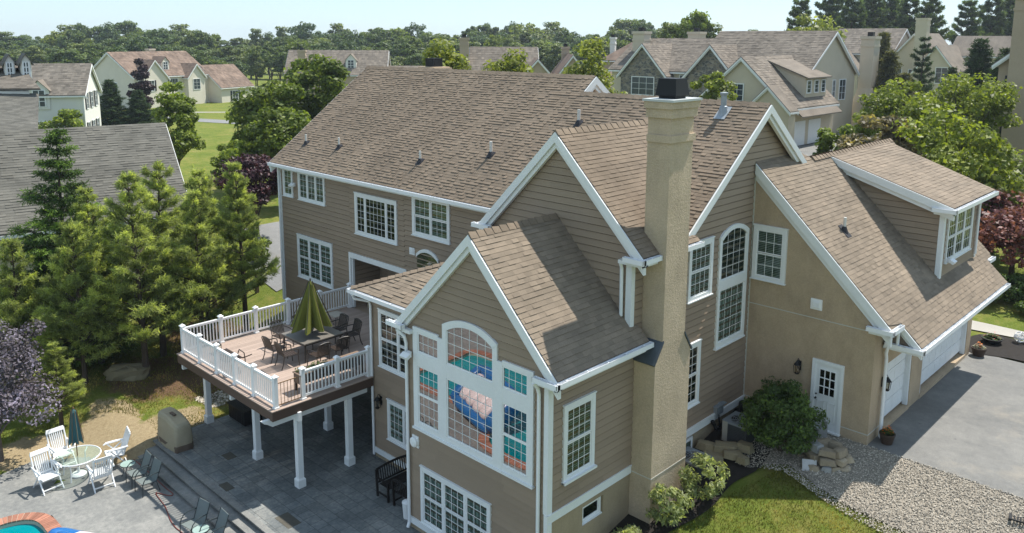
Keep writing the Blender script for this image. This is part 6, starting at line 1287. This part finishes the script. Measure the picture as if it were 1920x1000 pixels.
def put(o,x,y,label,top=None,h=None,rz=0,group=None,sink=.1,cat='tree',sxy=None):
    z=H(x,y)-sink; o.location=(x,y,z); o.rotation_euler=(0,0,rz)
    if top is not None: s=(top-z)/h; q=sxy or s; o.scale=(q,q,s)
    if label: o['label']=label
    o['category']=cat
    if group: o['group']=group
    return o
# near conifers at the left
sp=conifer('spruce_tree',1,9.4,2.7,SPRM,'spruce',1.0,.06,None,.018,.13); put(sp,-5.4,-7.9,'tall dark green spruce with pointed top in front of the grey roof',5.6,9.4)
pA=conifer('white_pine',2,7.0,2.3,PINEM,'pine',1.4,.16,None,.012,.17); put(pA,-1.7,-8.6,'short soft green pine at the far left of the pine row, below the spruce',2.0,7.0)
pB=conifer('white_pine',3,8.2,2.6,PINEM,'pine',1.4,.2,None,.012,.17); put(pB,-.6,-6.5,'full soft green pine left of centre in the row, beside the boulder',4.0,8.2)
pC=conifer('white_pine',4,7.4,2.2,PINEM,'pine',1.4,.22,None,.012,.17); put(pC,-.2,-4.1,'soft green pine behind the deck corner with bare lower trunk',2.9,7.4)
pD=conifer('white_pine',5,8.2,2.0,PINEM,'pine',1.4,.26,None,.012,.17); put(pD,-1.2,-1.5,'slender soft green pine at the right end of the row, nearest the house',3.8,8.2)
pE=dup(pB); put(pE,-2.4,-5.0,'soft green pine standing behind the middle of the pine row by the fence',4.0,8.2,2.1)
pF=dup(pD); put(pF,1.0,-10.4,'low dark shaded pine in front of the row beside the silver leaved plum',-1.6,8.2,1.2); pF.scale=(.62,.62,.43)
pG=dup(pA); put(pG,-4.0,-10.3,'soft green pine half cut off by the left edge',1.2,7.0,2.2)
pH=dup(pC); put(pH,-3.2,-2.4,'soft green pine at the back of the row beyond the fence',3.3,7.4,.8)
pI=dup(pB); put(pI,-3.6,-7.3,'soft green pine close to the spruce, between it and the middle pines',3.0,8.2,3.9)
# broadleaf trees near the house
pl_=broad('plum_tree',11,5.6,(2.3,2.3,2.0),.10,LEAF['plum'],9000,42,1.6,.12,'round',.4,BARK,9); put(pl_,-11.6,4.9,'dark purple leaved plum tree beside the left end of the house',2.95,5.6)
sl=broad('plum_tree',12,4.7,(2.0,2.0,1.9),.055,LEAF['silver'],12000,46,.9,.09,'round',.4,BARKG,9,(.2,.36)); put(sl,2.15,-12.75,'silvery purple leaved plum tree cut by the left edge beside the pool deck',-.1,4.7)
ll=broad('leafy_tree',13,9.2,(2.5,2.5,4.1),.16,LEAF['bright'],8000,52,1.4,.14,'egg',.35,BARKG,10,(.2,.34)); put(ll,-32.1,9.1,'bright light green tree on the lawn right of the grey roof',6.2,9.2)
mpA=broad('maple_tree',14,10,(3.3,3.3,4.2),.20,LEAF['maple'],8500,50,1.6,.18,'round',.45,BARK,10); put(mpA,-22.8,12.5,'dark green maple left of the main roof, front of its clump',6.7,10)
mpB=broad('maple_tree',15,12,(3.2,3.2,4.4),.20,LEAF['maple'],8500,50,2,.2,'round',.45,BARK,10); put(mpB,-24.4,17.6,'tallest rounded green maple in the clump behind the left end of the roof',8.7,12)
mpC=dup(mpA); put(mpC,-17.8,10.4,'mid green maple against the sloping left edge of the main roof',5.1,10,2.0)
mpD=broad('maple_tree',16,8,(2.7,2.7,3.3),.19,LEAF['bright'],7000,44,1.2,.14,'round',.45,BARK,8); put(mpD,-26.0,13.0,'lighter green maple at the lower left of the clump beside the roof',4.6,8)
mpE=dup(mpD); put(mpE,-19.2,7.4,'low light green tree just below the clump beside the roof edge',2.6,8,1.1)
lnA=broad('linden_tree',17,11.5,(2.9,2.9,4.2),.15,LEAF['lime'],9500,64,2,.16,'egg',.4,BARKG,8,(.2,.34)); put(lnA,-6.1,15.4,'glossy light green linden rising above the main ridge near the chimney hood',9.7,11.5)
lnB=dup(lnA); put(lnB,-3.1,18.1,'glossy light green linden above the middle of the main ridge',9.1,11.5,1.9)
bi=broad('birch_tree',18,11,(2.9,2.9,4.8),.15,LEAF['lime'],9500,70,1.6,.13,'egg',.35,BARKG,8,(.22,.36)); put(bi,-5.8,29.8,'pale feathery green birch left of the stone gable',10.1,11)
cb=broad('ornamental_tree',19,8,(2.1,2.1,3.0),.16,LEAF['locust'],6000,40,1.6,.12,'round',.4,BARK,8); put(cb,-3.2,44.0,'small green tree between the two stone gables',7.3,8)
for k,(x,y,top,rx,rz,col,lb,sd) in enumerate(((14.0,39.5,7.0,3.4,3.4,'locust','broad green locust tree at the left of the grove behind the garage roof',21),(17.0,43.5,7.6,4.2,3.8,'locust','wide green locust tree at the back of the grove, tallest of them',22),(20.8,28.6,5.9,3.6,3.6,'locust','large sunlit yellow green locust right behind the garage dormer',23),(12.2,34.4,4.6,2.0,2.4,'maple','green tree at the lower left of the grove beside the neighbour driveway',24),(16.6,29.5,5.4,2.4,2.3,'brownish','tree with brownish faded blossom in the middle of the grove',25),(25.2,34.5,5.2,3.0,3.0,'locust','green locust tree at the right of the grove near the right edge',26),(13.2,27.4,2.8,2.2,2.2,'maple','low green tree just behind the garage ridge',27))):
    hh=top+1.8; o=broad('locust_tree' if col!='brownish' else 'blossom_tree',sd,hh,(rx,rx,rz),.16,LEAF[col],9000 if rx>3 else 5500,56 if rx>3 else 36,1.4,.16,'round',.5,BARK,10,(.2,.36)); put(o,x,y,lb,top,hh)
rm_=broad('japanese_maple',28,4.6,(2.5,2.5,1.9),.11,LEAF['redmaple'],9000,46,1.0,.12,'round',.5,BARK,9,(.2,.34)); put(rm_,24.6,25.2,'dark red leaved japanese maple at the right edge beyond the garage',2.45,4.6); rm_.scale=(1.15,1.15,rm_.scale.z)
yl=broad('yellow_tree',29,13,(4.2,4.2,4.6),.30,LEAF['lime'],5000,44,3,.2,'round',.5,BARK,8); put(yl,-17.3,94.3,'bright yellow green round tree behind the neighbour roof',13.2,13)
be=broad('weeping_beech',30,8.6,(1.9,1.9,4.4),.20,LEAF['beech'],4500,36,.4,.14,'cone',.35,BARK,6,(.25,.4)); put(be,-87.9,28.6,'dark purple weeping beech in front of the cream house',6.7,8.6)
ow_=broad('ornamental_tree',31,4.5,(2.0,2.0,2.0),.18,LEAF['bright'],2500,26,.5,.1,'round',.45,BARK,5); put(ow_,-61.6,9.6,'light green bush at the corner of the white house',2.4,4.5)
c_=conifer('dark_conifer',41,9.0,2.4,DKPINE,'spruce',1.0,.03,None,.03,.22)
def con(src,x,y,lb,top,h,rz,sxy=None,col=None,nm=None): 
    o=dup(src); put(o,x,y,lb,top,h,rz,sxy=sxy); 
    if nm: o.name=nm
    return o
put(c_,10.6,70.6,'dark green spruce right of the cream house chimneys',9.9,9.0)
con(c_,-82.2,22.2,'dark green conifer between the white and the cream houses, left one',4.0,9,1,1.0); con(c_,-80.0,25.0,'low dark green conifer beside the cream house gable wall',2.6,9,2,1.0)
con(c_,12.9,69.6,'dark conifer behind the grove next to the right hand house',9.0,9,2.6); con(c_,7.5,73.2,'small dark conifer below the tall neighbour chimney',7.0,9,.6,.7); con(c_,14.5,64.0,'broad dark conifer at the right end of the neighbour garden',8.4,9,3.6,1.3)
c2=conifer('dark_pine',42,12,2.6,DKPINE,'pine',.55,.30,None,.035,.32); put(c2,1.2,83.4,'open crowned pine with bare trunk before the far cream house',10.6,12)
c3=conifer('cedar_tree',43,9,2.6,BRCON,'spruce',.9,.02,None,.035,.24); put(c3,1.6,71.8,'brownish green cedar right of the tall neighbour chimney',8.6,9); con(c3,4.2,69.0,'smaller brownish cedar in front of the far cream house',6.4,9,2,.85); con(c3,-.9,76.5,'taller yellowish cedar behind the neighbour chimney',10.6,9,1,.9)
c4=conifer('tall_pine',44,20,6.0,TALLP,'pine',.55,.22,None,.07,.6); fst=True; g=np.random.default_rng(77)
for k,(u,w,d) in enumerate(((1490,6,150),(1545,-8,160),(1583,-4,152),(1622,-12,158),(1652,-6,165),(1690,-2,158),(1728,-4,150),(1795,6,155),(1840,-6,160),(1876,-14,165),(1905,-22,158),(1560,4,175),(1605,2,178),(1670,4,180),(1860,4,175))):
    t=(u-960)/1527.8; x=33.85+d*(-.694+t*.718); y=-19.43+d*(.714+t*.696); o=c4 if fst else dup(c4); fst=False; put(o,x,y,None,9.6+(78-w)*d/1528,20,g.uniform(0,6),'tall pines above the far cream house'); o['label']='tall dark pine in the row above the far cream house'
# far woods: rows of separate trees
oak=[broad('woodland_tree',50+i,15,(4.2+.35*(i%4),4.2+.35*(i%4),5.2+.6*(i%3)),.30,LEAF[c],5200,46+8*(i%3),3,.25,('round','egg','vase','round')[i%4],.35,BARK,7,(.13,.36),.7) for i,c in enumerate(('oak','oak2','dusky','maple','oak','bright','oak2','locust','dusky'))]
prof=[(-60,58),(0,60),(60,66),(110,63),(190,47),(250,52),(300,56),(350,54),(400,60),(425,72),(460,68),(485,58),(560,50),(650,50),(700,55),(740,44),(800,62),(870,52),(950,44),(1050,46),(1110,58),(1150,40),(1190,46),(1230,44),(1260,30),(1290,20),(1325,34),(1345,58),(1400,56),(1450,60),(1500,58)]
def pf(u):
    for (a,p),(b,q) in zip(prof,prof[1:]):
        if a<=u<=b: return p+(q-p)*(u-a)/(b-a)
    return 60
g=np.random.default_rng(9); cnt=0; used=[False]*len(oak)
for d,du,add,step,lo,hi in ((300,0,-1,26,-60,1500),(255,13,9,30,-60,1300),(215,5,22,34,-60,1180),(188,20,36,40,-80,1080)):
    u=lo+du
    while u<hi:
        w=pf(u)+add+g.normal(0,8)
        if u<120 or 400<u<560: w+=(2 if d>250 else 0)
        if 1235<u<1340 and d==300: dd=150
        elif u>1340: dd=420
        else: dd=d+g.uniform(-9,9)
        t=(u-960)/1527.8; x=33.85+dd*(-.694+t*.718); y=-19.43+dd*(.714+t*.696); k=int(g.choice(len(oak),p=[.16,.17,.15,.12,.14,.03,.14,.03,.06]))
        o=oak[k] if not used[k] else dup(oak[k]); used[k]=True
        top=9.6+(72-w)*dd/1528; zb=H(x,y); s=max(6.,top-zb)
        o.location=(x,y,zb-.2); o.rotation_euler=(0,0,g.uniform(0,6.28)); sx=max(.75,min(1.6,dd/250))*g.uniform(.7,1.45); o.scale=(sx,sx,s/15); o['label']='leafy deciduous tree in the far woods along the horizon'; o['group']='trees of the far woods'; o['category']='tree'
        u+=step*g.uniform(.75,1.25); cnt+=1
# shrubs
def shrub(name,label,x,y,top,R,leaf,mat,nl,nc,seed,shape='round',asp=.6,cr=(.22,.36)):
    h=top-H(x,y); g=np.random.default_rng(seed); P,Nn,t,C=crownpts(g,(R,R,h/2),nc,nl,.55,shape,cr); P[:,2]+=h/2
    V,Fq=leafquads(P,Nn,leaf,g,asp); o=thing(name,label,'shrub',(x,y,H(x,y))); c=bpy.data.objects.new('foliage',nmesh('foliage',V,Fq,t,mat)); COL.objects.link(c); c.parent=o
    m=MB()
    for i in range(6): c_=C[i]; m.tube([(0,0,-.05),(c_[0]*.4,c_[1]*.4,h*.25),(c_[0]*.8,c_[1]*.8,h/2+c_[2]*.7)],[.03,.02,.008],5)
    m.build('stem',BARK,o); return o
shrub('yew_shrub','big dense dark green shrub between the air conditioner and the side door',23.72,2.8,-.45,1.22,.055,LEAF['shrub'],15000,64,61,'egg',.45,(.14,.36))
for x,y,top,R,lb,sd in ((22.95,-.35,-1.95,.66,'leafy light green shrub at the right foot of the chimney, larger one',62),(22.75,-1.75,-2.35,.60,'leafy light green shrub in front of the chimney base, middle one',63),(22.3,-2.95,-3.3,.42,'low leafy green shrub under the basement window at the bottom edge',64)):
    shrub('leafy_shrub',lb,x,y,top,R,.085,LEAF['weigela'],1500,46,sd,'vase',.30,(.16,.34))
for x,y,top,R,col,lb,sd in ((27.2,22.6,-1.2,1.0,'dusky','low dark blue green shrub in the shaded bed past the garage',65),(25.6,22.4,-.9,1.1,'shrub','dark green shrub behind the garage corner in the shaded bed',66),(29.6,23.2,-1.0,1.1,'brownish','low brownish green shrub in the bed at the right edge',67),(22.6,24.2,.2,1.4,'shrub','taller dark green shrub below the japanese maple',68),(28,26.4,.0,1.6,'oak','dark green rounded shrub at the far right of the bed',69)):
    shrub('garden_shrub',lb,x,y,top,R,.07,LEAF[col],3200,36,sd)
for x,y,top,R,col,lb,sd in ((26.6,20.9,-1.3,.8,'shrub','small dark shrub beside the garden path nearest the garage corner',81),(28.6,21.4,-.9,1.0,'locust','yellow green shrub beside the garden path at the right edge',82),(24.3,21.2,-.6,1.1,'oak','mid green shrub tight behind the garage end wall',83),(26.9,24.6,.3,1.5,'dusky','tall dark shrub at the back of the shaded bed',84),(30.6,24.8,.4,1.6,'maple','broad green shrub at the far right back of the shaded bed',85)):
    shrub('garden_shrub',lb,x,y,top,R,.08,LEAF[col],3200,36,sd)
for x,y,top,R,col,lb,sd in ((-103,41.5,-1.6,2.2,'bright','spreading light green shrub before the cream house garage',70),(-64.2,15.6,-1.2,1.0,'darkred','dark red bush at the corner of the white house',71),(-83.5,27.5,-.8,1.8,'bright','pale green bush below the weeping beech',72),(-8.6,2.4,-1.2,1.5,'oak','dark green bush under the purple plum by the driveway',73)):
    shrub('garden_shrub',lb,x,y,top,R,.14,LEAF[col],1500,24,sd)

# ================================================================ thin summer haze
mh=bpy.data.materials.new('thin_haze'); mh.use_nodes=True; t=mh.node_tree; t.nodes.remove(t.nodes['Principled BSDF']); v=N(t,'ShaderNodeVolumePrincipled'); v.inputs['Color'].default_value=(.80,.90,1,1); v.inputs['Density'].default_value=.00024; v.inputs['Anisotropy'].default_value=.3
t.links.new(v.outputs[0],t.nodes['Material Output'].inputs['Volume'])
m=MB(); m.box(xs[0]-8,xs[-1]+8,ys[0]-8,ys[-1]+8,-10.5,26); tag(m.build('haze',mh),kind='stuff')
